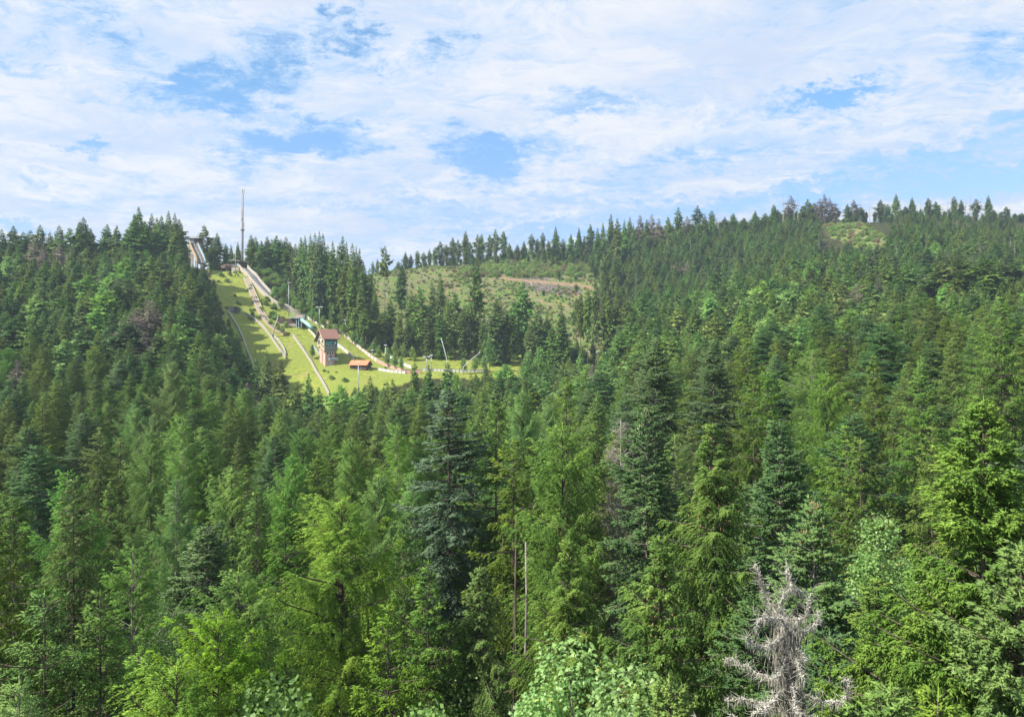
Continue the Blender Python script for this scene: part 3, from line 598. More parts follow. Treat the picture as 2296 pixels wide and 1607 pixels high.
# ---- the foreground and near wood, tree by tree
NEAR = [
 ('spruce_n1', 2205, 905, 13.2, 3.3, 'large bright green spruce filling the lower right corner, drooping branches'),
 ('spruce_n1', 2290, 1230, 11.0, 3.0, 'bright spruce at the right edge in front of the largest spruce'),
 ('spruce_n2', 1478, 1208, 17.5, 1.75, 'vivid green spruce hung with brown cones behind the maple crown'),
 ('spruce_n1', 1500, 1530, 11.5, 1.3, 'dark spruce tip at the bottom edge just right of the maple'),
 ('spruce_n2', 1965, 1300, 19, 1.5, 'spruce standing in front of the yellow-flecked maple'),
 ('spruce_n1', 1996, 1548, 9.0, .95, 'yellow-green young spruce tip at the bottom right of the dead tree'),
 ('spruce_n1', 2104, 1556, 9.6, .85, 'small yellow-green spruce tip under the largest spruce'),
 ('spruce_n2', 1276, 1215, 24, 1.75, 'comb-branched spruce right of the thin bare trunk, in front of the bright larch'),
 ('spruce_n2', 1597, 955, 27, 2.0, 'tall bright spruce with pale bare lower trunk and lichen on its branches'),
 ('spruce_n2', 1075, 1275, 29, 1.35, 'small fresh green spruce in the dark gap between trunks'),
 ('spruce_m1', 165, 1078, 33, 1.9, 'yellow-green spruce with a bare middle trunk near the lower left'),
 ('spruce_m2', 30, 1118, 30, 1.8, 'sparse mossy spruce at the left edge of the foreground'),
 ('spruce_m2', -20, 1180, 24, 1.9, 'thin spruce cut by the left frame edge'),
 ('larch_m2', 310, 1228, 25, 2.15, 'feathery dark green larch standing alone at lower left'),
 ('larch_m1', 528, 1280, 23.5, 1.25, 'round-topped light larch above the yellow larch'),
 ('larch_yellow', 482, 1392, 18.5, 1.55, 'yellow-green larch at the bottom left, brightest of the larches'),
 ('larch_yellow', 395, 1500, 17, 1.0, 'low yellow larch boughs at the bottom edge left of the brightest larch'),
 ('larch_yellow', 765, 1128, 29, 2.25, 'big bright yellow-green larch with a dark trunk and drooping bare boughs'),
 ('larch_m2', 38, 1540, 15, 1.1, 'bluish larch tip in the bottom left corner'),
 ('larch_m1', 1258, 955, 35, 2.35, 'bright light green larch with long level boughs near the centre'),
 ('larch_m1', 790, 985, 44, 1.35, 'slim pale larch right behind the big yellow-green larch'),
 ('larch_m2', 885, 955, 52, 2.3, 'pale green larch crown left of the dark grey-green fir'),
 ('larch_m2', 925, 1065, 44, 2.2, 'mid green larch below the pale larch crown, left of the dark fir'),
 ('larch_m1', 845, 1065, 41, 1.7, 'soft green larch between the slim pale larch and the dark fir'),
 ('larch_m1', 1168, 878, 50, 1.9, 'bluish light green larch just right of the dark grey-green fir'),
 ('larch_m1', 512, 1050, 41, 1.6, 'tall light green larch at left behind the round-topped larch'),
 ('larch_m2', 145, 1060, 38, 1.3, 'blue-green larch behind the bare-trunked spruce at left'),
 ('larch_m2', 405, 935, 60, 2.1, 'pale grey-green larch crown high in the left wood'),
 ('larch_m1', 345, 965, 55, 1.9, 'second pale larch crown, lower and left of the pale grey-green one'),
 ('larch_m2', 400, 1075, 45, 1.9, 'blue-green larch below the two pale larch crowns'),
 ('larch_m1', 660, 1020, 52, 1.7, 'grey-green larch left of the slim pale larch'),
 ('larch_m1', 1848, 835, 60, 2.0, 'light green larch standing out of the right-hand wood'),
 ('larch_m1', 385, 812, 105, 2.6, 'bright green larch high in the left wood below the grey dead trees'),
 ('fir_blue', 1006, 880, 41, 1.75, 'tall dark grey-green fir with a long bare dark trunk, centre'),
 ('fir_m1', 1450, 918, 33, 1.8, 'dark fir topped with pale upright cones, right of centre'),
 ('fir_m1', 1748, 952, 30, 2.05, 'dark spreading fir between the tall bright spruce and the maple'),
 ('fir_m1', 1825, 1132, 21.5, 1.25, 'small dark fir with a cluster of brown cones at its tip'),
 ('fir_m1', 1690, 1350, 22, 1.5, 'blue-green fir behind the grey lichen-covered tree'),
 ('fir_m1', 1470, 762, 68, 2.8, 'broad blue-green fir with its bare tip stem showing'),
 ('fir_m1', 1600, 765, 76, 2.5, 'dense blue-green fir right of the broad one'),
 ('fir_m1', 1860, 1420, 17, 1.4, 'low dark fir between the grey dead tree and the largest spruce'),
 ('spruce_high', 1112, 895, 43, 1.8, 'yellowish spruce with bare trunk right beside the dark grey-green fir'),
 ('spruce_high', 1150, 985, 39, 1.6, 'dark spruce with bare trunk over the shaded gap'),
 ('spruce_high', 1060, 990, 46, 1.7, 'shaded tall spruce behind the dark grey-green fir'),
 ('spruce_high', 1195, 1000, 45, 1.6, 'tall spruce with bare trunk behind the comb-branched spruce'),
 ('spruce_m1', 712, 1015, 47, 1.5, 'yellow-green spruce left of the slim pale larch'),
 ('spruce_m3', 640, 1100, 36, 1.8, 'olive spruce behind the left side of the big yellow-green larch'),
 ('spruce_m1', 575, 1105, 38, 1.5, 'dark brownish spruce between two larches at left centre'),
 ('spruce_m2', 905, 1180, 34, 1.8, 'shaded dark spruce right of the big yellow-green larch'),
 ('spruce_m3', 960, 1260, 28, 1.7, 'dark low spruce left of the long bare trunk'),
 ('spruce_m1', 870, 1360, 23, 1.5, 'dim spruce low in the shade right of the big yellow-green larch'),
 ('spruce_m3', 225, 1330, 20, 1.2, 'dark spruce low between the bare-trunked spruce and the larch'),
 ('spruce_m2', 100, 1330, 19, 1.4, 'shaded spruce low at the left behind the corner larch'),
 ('spruce_m1', 1375, 1130, 38, 1.6, 'dark spruce behind the gap between comb-branched and cone-hung spruces'),
 ('spruce_m3', 1340, 880, 55, 1.8, 'tall hanging-branched spruce right above the bright larch'),
 ('spruce_m2', 1270, 850, 62, 2.0, 'thin dark spruce above the bright larch, centre'),
 ('spruce_m1', 1960, 800, 62, 2.3, 'bright spruce right of the light green larch on the right'),
 ('spruce_m3', 2065, 800, 55, 2.2, 'dense green spruce left of the right edge group'),
 ('spruce_m1', 2245, 668, 62, 3.1, 'tall bright spruce at the right frame edge above the others'),
 ('spruce_m2', 1690, 850, 58, 2.1, 'hanging-branched spruce right of the dense blue-green fir'),
 ('spruce_m1', 2090, 960, 34, 2.0, 'green spruce behind the left shoulder of the largest spruce'),
 ('spruce_m2', 1930, 985, 38, 2.1, 'drooping spruce behind the yellow-flecked maple'),
 ('spruce_m3', 1380, 960, 48, 1.7, 'spruce directly left of the cone-topped fir'),
 ('spruce_m1', 465, 1000, 56, 1.7, 'spruce between the pale larch crowns and the tall light larch'),
 ('spruce_m1', 225, 960, 66, 2.2, 'spruce with brownish crown high in the left wood'),
 ('maple', 1300, 1428, 15.5, 1.55, 'pale green maple crown with yellowing leaves at the bottom centre'),
 ('maple', 1440, 1490, 14.0, 1.2, 'second maple crown leaning against the cone-hung spruce'),
 ('maple', 1970, 1150, 24.5, 1.75, 'maple flecked with yellow leaves between the cone-tipped fir and largest spruce'),
 ('broad_m', 575, 1445, 17.5, .95, 'grey-green broadleaf crown right of the brightest larch'),
 ('broad_m', 1055, 1430, 29, 1.9, 'dim broadleaf tree under the small fresh spruce'),
 ('broad_m', 1145, 1578, 22, 1.7, 'low shaded broadleaf bush at the bottom under the bare trunks'),
 ('broad_m', 985, 1530, 21, 1.5, 'shaded broadleaf at the bottom centre left of the dark gap'),
 ('broad_m', 1420, 1060, 60, 1.7, 'rounded broadleaf crown hidden among spruces'),
 ('dead_m', 1392, 943, 36, .9, 'narrow grey needleless tree leaning on the cone-topped fir'),
]
M['conebrown'] = plain('ripe_cones', (.34, .20, .11), (.22, .125, .07), 8., .8)
M['conepale'] = plain('pale_resinous_cones', (.55, .50, .30), (.40, .36, .22), 8., .7)
def add_cones(r_, H, R_, sat_, p_, n, d0, d1, up_, mat, seed, ln=.16, wd=.032):
    rg = np.random.RandomState(seed); dd = rg.uniform(d0, d1, n); a = rg.uniform(0, 6.28, n); q_ = rg.uniform(.35, .98, n) * R_ * np.minimum(1, dd / sat_) ** p_
    Pc = np.stack([np.cos(a) * q_, np.sin(a) * q_, H - dd + (.12 if up_ else -.1) + q_ * (.1 if up_ else -.2)], -1); Dc = np.tile([[0, 0, 1.0 if up_ else -1.0]], (n, 1)) + rg.normal(0, .12, (n, 3))
    V, Fc, T_ = cones(Pc, Dc, np.full(n, ln) * rg.uniform(.7, 1.2, n), np.full(n, wd), rg.rand(n), rg, base=True)
    o = ob('cones', mesh_np('cones', V, Fc, mat, smooth=True), r_); o['kind'] = 'stuff'
MATFOR = {1258: 'larch_bright', 790: 'larch_bright', 885: 'larch_bright', 528: 'larch_bright', 512: 'larch_bright', 1848: 'larch_bright', 1168: 'larch'}
for key, px, py, D, hw, lab in NEAR:
    r_ = T(key, px, py, D, hw, lab, crown_mat=MATFOR.get(px) if key.startswith('larch') else None)
    if px == 1825: add_cones(r_, 22, 2.2, 5.2, .68, 80, .1, 1.6, True, M['conebrown'], 1, .13, .024)
    if px == 1450: add_cones(r_, 22, 2.2, 5.2, .68, 46, .1, 2.0, True, M['conepale'], 2, .13, .025)
    if px == 1478: add_cones(r_, 24, 2.15, 5.5, .8, 170, .2, 4.5, False, M['conebrown'], 3, .15, .024)
    if px == 1597: add_cones(r_, 24, 2.15, 5.5, .8, 130, .2, 3.0, False, M['conebrown'], 4, .17, .028)

# thin bare trunks in the dark gap
for (px, y0, D, w, lab) in [(1181, 1215, 33, .10, 'bare grey trunk with stubs, left of the comb-branched spruce'), (1158, 1180, 36, .10, 'dark thin trunk just left of the bare grey one'),
                            (1126, 1200, 40, .12, 'shaded bare trunk in the dark gap'), (1154, 1330, 27, .03, 'very thin sapling trunk left of the bare grey trunk'), (1090, 1400, 30, .06, 'slender lit stem under the fresh green spruce')]:
    x = X(px, D); zb = gz(x, D) - .3; zt = Z(y0, D); rr = random.Random(px)
    e = empty('bare_dead_tree', (x, D, zb)); tag(e, lab, 'dead tree')
    b = MB(); n = 9; pts = [(rr.uniform(-.06, .06), rr.uniform(-.06, .06), (zt - zb) * i / n) for i in range(n + 1)]
    b.tube(pts, [w * 1.3 * (1 - .75 * i / n) for i in range(n + 1)], 8);
    for k in range(16):
        h = rr.uniform(.3, .97) * (zt - zb); a = rr.uniform(0, 6.28); l = rr.uniform(.15, .7); b.tube([(0, 0, h), (math.cos(a) * l * .5, math.sin(a) * l * .5, h + .02), (math.cos(a) * l, math.sin(a) * l, h - .1 * l)], [.02, .014, .005], 4)
    b.build('trunk', M['bark_grey' if px == 1181 else 'bark'], e, smooth=True); PLACED.append((x, D, .7))

# ---- the lichen-grey dead tree in the foreground
def lichen_tree():
    D = 12.2; rng = np.random.RandomState(8); rr = random.Random(3)
    x0 = X(1768, D); zg = gz(x0, D)
    e = empty('dead_tree', (x0, D, zg)); tag(e, 'dead forked tree bearded with grey lichen in the foreground', 'dead tree'); PLACED.append((x0, D, 1.4))
    loc = lambda px, py, dy=0: Vector((X(px, D) - x0, dy, Z(py, D) - zg))
    b = MB(); tr = [Vector((.15, 0, -.5)), Vector((.10, 0, 6)), Vector((.04, 0, 12)), loc(1771, 1660), loc(1768.7, 1607), loc(1766, 1495), loc(1760.4, 1420), loc(1757.6, 1384)]
    b.tube(tr, [.22, .19, .16, .12, .105, .085, .07, .055], 10); tb = b
    br = [([(1757, 1384, 0), (1749, 1351, .02), (1757, 1329, 0), (1774, 1318, -.05), (1771, 1303, -.03), (1768, 1288, 0), (1764, 1268, .03)], .042, 1),
          ([(1755, 1384, 0), (1738, 1372, .1), (1730, 1352, .15), (1722, 1329, .15), (1713, 1303, .12), (1705, 1288, .1), (1696, 1266, .1)], .040, 1),
          ([(1760, 1384, 0), (1776, 1380, -.15), (1788, 1373, -.25), (1799, 1351, -.3), (1802, 1316, -.3)], .032, 1),
          ([(1774, 1318, -.05), (1786, 1322, 0), (1797, 1330, .1), (1806, 1345, .15)], .02, .7),
          ([(1757, 1384, 0), (1722, 1376, -.3), (1694, 1357, -.45), (1678, 1368, -.5), (1668, 1382, -.55)], .03, 1),
          ([(1762, 1422, 0), (1735, 1427, -.15), (1708, 1432, -.3), (1683, 1428, -.4), (1666, 1417, -.45), (1650, 1403, -.5)], .036, 1),
          ([(1760, 1412, 0), (1791, 1420, .2), (1821, 1430, .35), (1846, 1423, .4), (1862, 1409, .42), (1860, 1390, .45)], .036, 1),
          ([(1762, 1425, 0), (1778, 1440, -.2), (1789, 1461, -.35)], .028, 1), ([(1762, 1430, 0), (1748, 1450, .2), (1735, 1475, .35)], .026, 1),
          ([(1767, 1540, 0), (1795, 1549, -.15), (1816, 1548, -.3), (1849, 1544, -.45), (1871, 1527, -.5), (1873, 1500, -.52), (1860, 1486, -.55)], .036, 1),
          ([(1766, 1530, 0), (1740, 1534, .2), (1727, 1533, .3), (1694, 1519, .45), (1667, 1508, .55), (1648, 1511, .6)], .038, 1),
          ([(1767, 1536, 0), (1740, 1540, -.2), (1716, 1547, -.35), (1689, 1558, -.5), (1667, 1562, -.55), (1650, 1578, -.6)], .036, 1),
          ([(1766, 1462, 0), (1745, 1478, -.25), (1730, 1492, -.35), (1717, 1495, -.4)], .024, 1), ([(1766, 1480, 0), (1785, 1492, .2), (1797, 1515, .35)], .026, 1),
          ([(1768, 1600, 0), (1745, 1600, .3), (1722, 1601, .45), (1690, 1604, .6), (1655, 1612, .7)], .034, 1), ([(1768, 1592, 0), (1790, 1588, -.2), (1816, 1590, -.35), (1850, 1602, -.5)], .03, 1),
          ([(1764, 1450, 0), (1770, 1462, -.35), (1772, 1488, -.6)], .02, 1), ([(1766, 1510, 0), (1760, 1530, -.4), (1757, 1560, -.6)], .022, 1), ([(1767, 1560, 0), (1775, 1580, -.4), (1778, 1610, -.6)], .022, 1)]
    for k in range(26):   # lower boughs under the frame
        h = rr.uniform(8, 24.3) ; a = rr.uniform(0, 6.28); l = rr.uniform(.8, 1.7)
        if h > (Z(1640, D) - zg): continue
        br.append((None, .03, .6)); br[-1] = ([Vector((.03, 0, h)), Vector((math.cos(a) * l * .5, math.sin(a) * l * .5, h - .05)), Vector((math.cos(a) * l, math.sin(a) * l, h + .1))], .03, .6)
    b = tb; P0 = []; DD = []; LL = []; WW = []; TT = []
    for pts, r0, dn in br:
        Q = [p if isinstance(p, Vector) else loc(*p) for p in pts]
        # refine with wobble
        R = []
        for i in range(len(Q) - 1):
            for k in range(3): R.append(Q[i].lerp(Q[i + 1], k / 3) + Vector((rr.uniform(-1, 1), rr.uniform(-1, 1), rr.uniform(-1, 1))) * .022)
        R.append(Q[-1]); n = len(R)
        b.tube(R, [r0 * .30 * (1 - .8 * i / (n - 1)) for i in range(n)], 5)
        tot = sum((R[i + 1] - R[i]).length for i in range(n - 1))
        for i in range(n - 1):
            seg = (R[i + 1] - R[i]); ns = max(2, int(seg.length * 260 * dn)); sd = seg.normalized()
            for k in range(ns):
                p = R[i] + seg * rr.random(); a = rr.uniform(0, 6.28)
                if rr.random() < .45:   # side twigs
                    dv = Vector((rr.gauss(0, 1), rr.gauss(0, 1), rr.gauss(0, .7))) + sd * .6; L_ = rr.uniform(.05, .30) * (1.2 - .5 * i / n); w_ = .0035
                else:                    # hanging strands
                    dv = Vector((rr.gauss(0, .16), rr.gauss(0, .16), -1)); L_ = rr.uniform(.06, .42) * rr.uniform(.5, 1); w_ = .0034
                P0.append(p); DD.append(dv); LL.append(L_); WW.append(w_); TT.append(rr.random())
                if rr.random() < .5:     # lichen tufts hugging the wood
                    P0.append(p); DD.append(Vector((rr.gauss(0, 1), rr.gauss(0, 1), rr.gauss(0, 1)))); LL.append(rr.uniform(.03, .07)); WW.append(rr.uniform(.006, .013)); TT.append(rr.uniform(.6, 1))
    # curtain of strands beside the trunk
    for k in range(3000):
        py = rr.uniform(1395, 1700); wob = 9 + 9 * math.sin(py / 17.0) ** 2 + (py - 1395) * .035; p = loc(1766 + rr.gauss(0, wob), py, rr.gauss(0, .13)); P0.append(p); DD.append(Vector((rr.gauss(0, .08), rr.gauss(0, .08), -1))); LL.append(rr.uniform(.08, .42)); WW.append(.0045); TT.append(rr.random() * .8)
    b.build('trunk', M['bark_pale'], e, smooth=True)
    V, Fc, T_ = cones(np.array([tuple(p) for p in P0]), np.array([tuple(p) for p in DD]), np.array(LL), np.array(WW), np.array(TT), rng, base=True)
    ob('hanging_lichen', mesh_np('hanging_lichen', V, Fc, M['lichen'], {'tint': T_}), e)
lichen_tree()

# ------------------------------------------------------------------ skylines and single trees of the middle distance
def TS(key, px, pyt, D, hw, label, group=None, bare=None, **k):
    """distant tree: tip at (px,pyt); stands on the ground at depth D"""
    return T(key, px, pyt, D, hw, label, group, **k)
G_LEFT = 'spruces along the left skyline'
LS = [(4,513),(30,507),(52,520),(68,516),(90,504),(112,520),(133,505),(157,511),(176,500),(187,487),(203,512),(240,503),(262,506),(285,512),(301,480),(311,464),(325,496),(340,479),(352,488),(362,484),(378,473),(392,478),(402,492)]
for i, (px, py) in enumerate(LS):
    big = py < 490
    TS(random.choice(['spruce_f1', 'spruce_f2', 'spruce_f4']) if not big else random.choice(['spruce_f1', 'spruce_f3']), px, py, random.uniform(262, 276), (3.6 if big else 2.8) * random.uniform(.85, 1.15),
       f'spruce top on the left skyline, {["first","second","third","fourth","fifth","sixth","seventh","eighth","ninth","tenth","eleventh","twelfth","thirteenth","fourteenth","fifteenth","sixteenth","seventeenth","eighteenth","nineteenth","twentieth","twenty-first","twenty-second","twenty-third"][i]} counted from the frame edge', G_LEFT)
for px, py, D, hw, key, lab in [
    (458, 505, 312, 3.2, 'spruce_f4', 'open see-through spruce right of the start hut with blue roof edge'), (487, 522, 309, 2.7, 'spruce_f1', 'dark spruce between the open spruce and the brown-roofed hut'),
    (474, 545, 307, 2.0, 'spruce_f2', 'short spruce at the foot of the open spruce by the start hut'), (506, 546, 318, 1.7, 'spruce_f2', 'small spruce behind the brown-roofed hut'), (518, 548, 322, 1.4, 'spruce_f1', 'tiny spruce between the brown-roofed hut and the lamp'),
    (533, 543, 326, 1.7, 'spruce_f1', 'small spruce just left of the antenna mast'),
    (406, 500, 270, 2.4, 'spruce_f3', 'dark spruce touching the left side of the upper start tower'), (392, 508, 258, 3.0, 'spruce_f1', 'dark spruce below the highest of the left skyline'),
    (432, 592, 250, 2.6, 'spruce_f3', 'spruce below the upper start tower, sunlit on its left'),
    (598, 786, 190, 2.9, 'spruce_f1', 'pointed spruce standing against the lower meadow slope, tallest there'), (628, 806, 186, 2.8, 'spruce_f2', 'grey-green spruce right of the tallest one against the lower meadow slope'),
    (574, 802, 196, 2.4, 'spruce_f4', 'spruce left of the tallest one against the lower meadow slope'), (551, 778, 204, 2.6, 'spruce_f2', 'spruce overlapping the foot of the far left board wall'), (532, 742, 216, 2.6, 'spruce_f1', 'spruce beside the middle of the far left board wall'),
    (692, 836, 186, 2.8, 'spruce_f3', 'dark spruce tip left of the straight concrete wall foot'), (662, 858, 180, 2.4, 'spruce_f4', 'spruce between the dark tip and the grey-green one below the meadow'), (715, 868, 182, 2.2, 'spruce_f2', 'small spruce at the foot of the straight concrete wall'),
    (762, 862, 176, 2.6, 'larch_f', 'soft green larch right of the straight concrete wall foot'), (830, 842, 190, 2.4, 'spruce_f1', 'spruce below the orange-roofed hut'), (930, 812, 200, 1.8, 'spruce_tall', 'odd ragged top standing before the outrun gate'),
    (961, 818, 206, 2.2, 'spruce_f2', 'pointed spruce just right of the outrun gate'), (1004, 812, 208, 2.4, 'spruce_f4', 'spruce top at the foot of the curved pale lance'), (1022, 828, 205, 2.4, 'broad_f', 'leafy tree between the two leaning lances'), (1056, 838, 205, 2.3, 'spruce_f1', 'spruce below the lance that leans right'),
    (880, 850, 196, 2.4, 'spruce_f2', 'spruce below the white wall left of the outrun gate')]:
    TS(key, px, py, D, hw, lab)
MS = [(563,526,315),(573,531,325),(586,540,318),(599,530,322),(609,536,325),(620,528,316),(630,536,322),(641,531,318),(650,543,312),(662,546,305),(675,533,302),(684,528,300),(696,525,292),(706,522,290),(716,519,288),(724,524,290),(735,548,288),(746,540,285),(757,552,286),(768,530,284),(777,542,282),(790,545,282),(799,552,284),(806,558,286)]
ORD = ['first','second','third','fourth','fifth','sixth','seventh','eighth','ninth','tenth','eleventh','twelfth','thirteenth','fourteenth','fifteenth','sixteenth','seventeenth','eighteenth','nineteenth','twentieth','twenty-first','twenty-second','twenty-third','twenty-fourth','twenty-fifth','twenty-sixth','twenty-seventh','twenty-eighth','twenty-ninth','thirtieth','thirty-first','thirty-second','thirty-third','thirty-fourth','thirty-fifth','thirty-sixth','thirty-seventh','thirty-eighth','thirty-ninth','fortieth','forty-first','forty-second','forty-third','forty-fourth']
for i, (px, py, D) in enumerate(MS):
    TS(random.choice(['spruce_f1', 'spruce_f2', 'spruce_f3', 'spruce_f1']), px, py, D + random.uniform(-3, 3), random.uniform(2.3, 3.2), f'blue-shaded spruce right of the mast, {ORD[i]} top counted from the mast', 'spruces on the ridge right of the antenna mast')
# tall spruces behind the outrun
VS = [(815,588,276,2.6,'spruce_f2'),(829,600,280,2.8,'spruce_f1'),(840,640,272,2.4,'spruce_f3'),(900,590,281,2.6,'spruce_tall'),(790,600,270,2.6,'spruce_f1'),(808,640,268,2.5,'spruce_f2'),(770,605,274,2.4,'spruce_tall'),(875,668,272,2.3,'spruce_f2'),
      (922,650,271,2.7,'spruce_f1'),(941,645,268,3.4,'spruce_f4'),(968,628,274,2.3,'spruce_f2'),(987,611,282,2.5,'spruce_f1'),(1003,662,268,2.9,'spruce_f3'),(1020,656,276,3.3,'spruce_f4'),(1036,690,268,2.6,'spruce_f1'),(1069,577,279,2.9,'spruce_f2'),
      (1050,690,270,2.5,'spruce_f4'),(1085,700,268,2.3,'spruce_f3'),(1113,668,262,3.7,'spruce_f1'),(1132,690,266,3.0,'spruce_f2'),(1149,683,272,2.2,'spruce_f1'),(1172,632,270,3.4,'spruce_f4'),(1190,720,262,2.6,'spruce_f1'),(1207,695,268,2.8,'spruce_f2'),(1227,707,272,2.7,'spruce_f1'),
      (1259,690,250,3.7,'spruce_f3'),(1238,730,252,2.7,'spruce_f2'),(1292,668,300,1.8,'spruce_tall'),(960,700,266,2.4,'spruce_f1'),(985,705,266,2.2,'spruce_f2'),(895,700,268,2.4,'spruce_f3'),(915,715,266,2.2,'spruce_f1'),(855,700,268,2.3,'spruce_f4'),(820,690,264,2.2,'spruce_tall'),
      (1318,645,250,1.9,'spruce_tall'),(1336,640,246,2.1,'spruce_tall'),(1302,655,262,1.8,'spruce_tall'),(1362,655,246,2.0,'spruce_tall'),(1385,640,250,2.9,'spruce_f1'),(1405,655,244,2.8,'spruce_f2')]
VL = {1: '', }
VS.sort()
for i, (px, py, D, hw, key) in enumerate(VS):
    lab = {1069: 'tallest dark columnar spruce standing before the cleared hillside', 900: 'tall narrow spruce with bare trunk before the left half of the clearing', 1172: 'tiered spruce below the gravel road, seen against the clearing', 987: 'pointed spruce between the two tallest before the clearing',
           1113: 'broad green spruce right of the leaning pale poles', 1259: 'broad dark spruce at the right end of the belt behind the outrun'}.get(px) or f'dark spruce in the belt behind the jump outrun, {ORD[i]} from its left end'
    TS(key, px, py, D, hw, lab, 'spruce belt between the ski jump outrun and the clearing')
TS('pine_tuft', 863, 553, 296, 2.4, 'lone tree with long bare trunk and tufted top in the clearing', kindname='pine')
TS('broad_f', 1098, 752, 250, 1.9, 'rounded bright green tree at the right end of the outrun meadow'); TS('bush', 927, 772, 262, 1.2, 'round bush alone on the outrun meadow')
TS('broad_f', 1182, 780, 226, 2.9, 'rounded leafy tree right of the outrun meadow', None); TS('broad_f', 1212, 770, 232, 2.6, 'taller leafy tree beside the rounded one right of the outrun')
# centre ridge behind the clearing
CR = [(836,585,1.3),(846,580,1.5),(857,582,1.3),(893,585,1.6),(909,564,2.0),(921,570,1.8),(936,562,2.1),(950,565,1.8),(963,558,1.8),(975,556,2.0),(987,541,2.6),(1000,548,2.4),(1015,533,3.0),(1027,537,2.4),(1044,517,3.0),(1055,545,2.3),(1071,525,2.3),(1080,524,2.4),(1098,526,2.4),(1111,514,2.5),(1129,518,2.7),(1142,545,2.1),(1160,548,2.2),(1175,540,2.2),(1192,524,2.3),(1205,535,2.2),(1217,521,2.3),(1230,538,2.0),(1246,506,3.0),(1262,535,2.1),(1280,525,2.4),(1298,509,2.6),(1310,530,2.3),(1324,503,3.0),(1340,510,2.6),(1352,498,3.0),(1370,479,3.2),(1384,490,3.0),(1400,492,3.0),(1420,500,2.6)]
for i, (px, py, hw) in enumerate(CR):
    TS(random.choice(['spruce_f1', 'spruce_f2', 'spruce_f3', 'spruce_f4'] if px > 1040 else ['spruce_f1', 'spruce_f2', 'spruce_f4']), px, py, random.uniform(440, 458) if px < 1330 else random.uniform(400, 430), hw * 1.0, f'small spruce on the ridge behind the clearing, {ORD[i]} from its left end', 'spruces on the ridge behind the clearing')
# right-hand skyline: living and dead
RS = [(1412,486,'f'),(1435,482,'d'),(1450,492,'f'),(1462,480,'d'),(1477,489,'d'),(1498,486,'f'),(1521,464,'o'),(1540,484,'d'),(1564,460,'f'),(1580,482,'f'),(1596,472,'f'),(1610,470,'s'),(1625,486,'f'),(1644,478,'f'),(1668,488,'f'),(1693,472,'f'),(1716,478,'f'),(1735,458,'f'),(1744,470,'f'),
      (1756,437,'s'),(1764,462,'d'),(1773,438,'d'),(1789,435,'s'),(1800,462,'f'),(1811,446,'f'),(1826,455,'f'),(1838,445,'d'),(1848,435,'d'),(1860,444,'d'),(1872,456,'d'),(1900,458,'f'),(1914,448,'d'),(1930,464,'f'),(1950,456,'s'),(1974,448,'f'),(1990,458,'f'),(2009,434,'f'),(2030,462,'f'),(2045,442,'f'),(2064,450,'s'),
      (2081,444,'f'),(2098,452,'f'),(2114,458,'s'),(2125,454,'s'),(2139,440,'f'),(2155,448,'f'),(2165,446,'s'),(2175,439,'s'),(2188,446,'f'),(2200,444,'s'),(2216,438,'f'),(2228,470,'f'),(2238,472,'s'),(2256,463,'f'),(2264,460,'s'),(2276,478,'f'),(2290,478,'f')]
nd = {'f': 0, 'd': 0, 's': 0, 'o': 0}
for px, py, ty in RS:
    key = {'f': random.choice(['spruce_f1', 'spruce_f2', 'spruce_f4', 'spruce_f4']), 'd': 'dead_f', 's': 'snag', 'o': 'spruce_f4'}[ty]; nd[ty] += 1
    lab = {'f': 'green spruce on the right-hand skyline, {} living one from the left', 'd': 'pinkish dead tree on the right-hand skyline, {} from the left', 's': 'bare grey snag on the right-hand skyline, {} from the left', 'o': 'thin see-through spruce on the right-hand skyline'}[ty].format(ORD[nd[ty] - 1])
    hw = {'f': 2.6, 'd': 2.9, 's': 1.5, 'o': 2.5}[ty]
    TS(key, px, py, random.uniform(440, 456), hw * random.uniform(.9, 1.15), lab, {'d': 'dead trees on the right-hand skyline', 's': 'snags on the right-hand skyline'}.get(ty, 'living spruces on the right-hand skyline'), kindname=('dead' if ty in 'ds' else None))
# dead stands in the left wood
for i, (px, py, D, hw, lab) in enumerate([(333, 672, 178, 3.1, 'taller grey-pink dead spruce of the pair in the left wood'), (303, 690, 172, 3.2, 'broader grey-pink dead spruce of the pair in the left wood'), (318, 740, 165, 2.6, 'low grey dead spruce at the foot of the dead pair'),
        (75, 530, 246, 2.4, 'thin brownish dead spruce high at the far left'), (97, 545, 240, 2.4, 'brownish dead spruce just right of the thin one, far left'), (133, 540, 243, 2.2, 'brownish dead spruce below the left skyline'), (38, 806, 140, 1.9, 'faded dead top in the left wood near the frame edge'), (158, 555, 238, 2.0, 'fourth brownish dead spruce under the left skyline')]):
    TS('dead_f', px, py, D, hw, lab)
for px, py, D, lab in [(1340, 905, 110, 'dead'), ]: pass
GROVE = [(2002,600,'pine_tuft'),(2040,590,'spruce_tall'),(2075,598,'pine_tuft'),(2112,585,'spruce_tall'),(2150,575,'spruce_tall'),(2180,592,'pine_tuft'),(2210,580,'spruce_tall'),(2245,590,'spruce_tall'),(2276,585,'pine_tuft'),(2095,615,'spruce_tall'),(2228,610,'spruce_tall')]
for i, (px, py, k_) in enumerate(GROVE):
    TS(k_, px, py, random.uniform(205, 225), 4.4 if k_ == 'spruce_tall' else 3.8, f'tall long-trunked tree in the shaded grove at right, {ORD[i]} of its row', 'tall grove above the right-hand wood', kindname='pine')

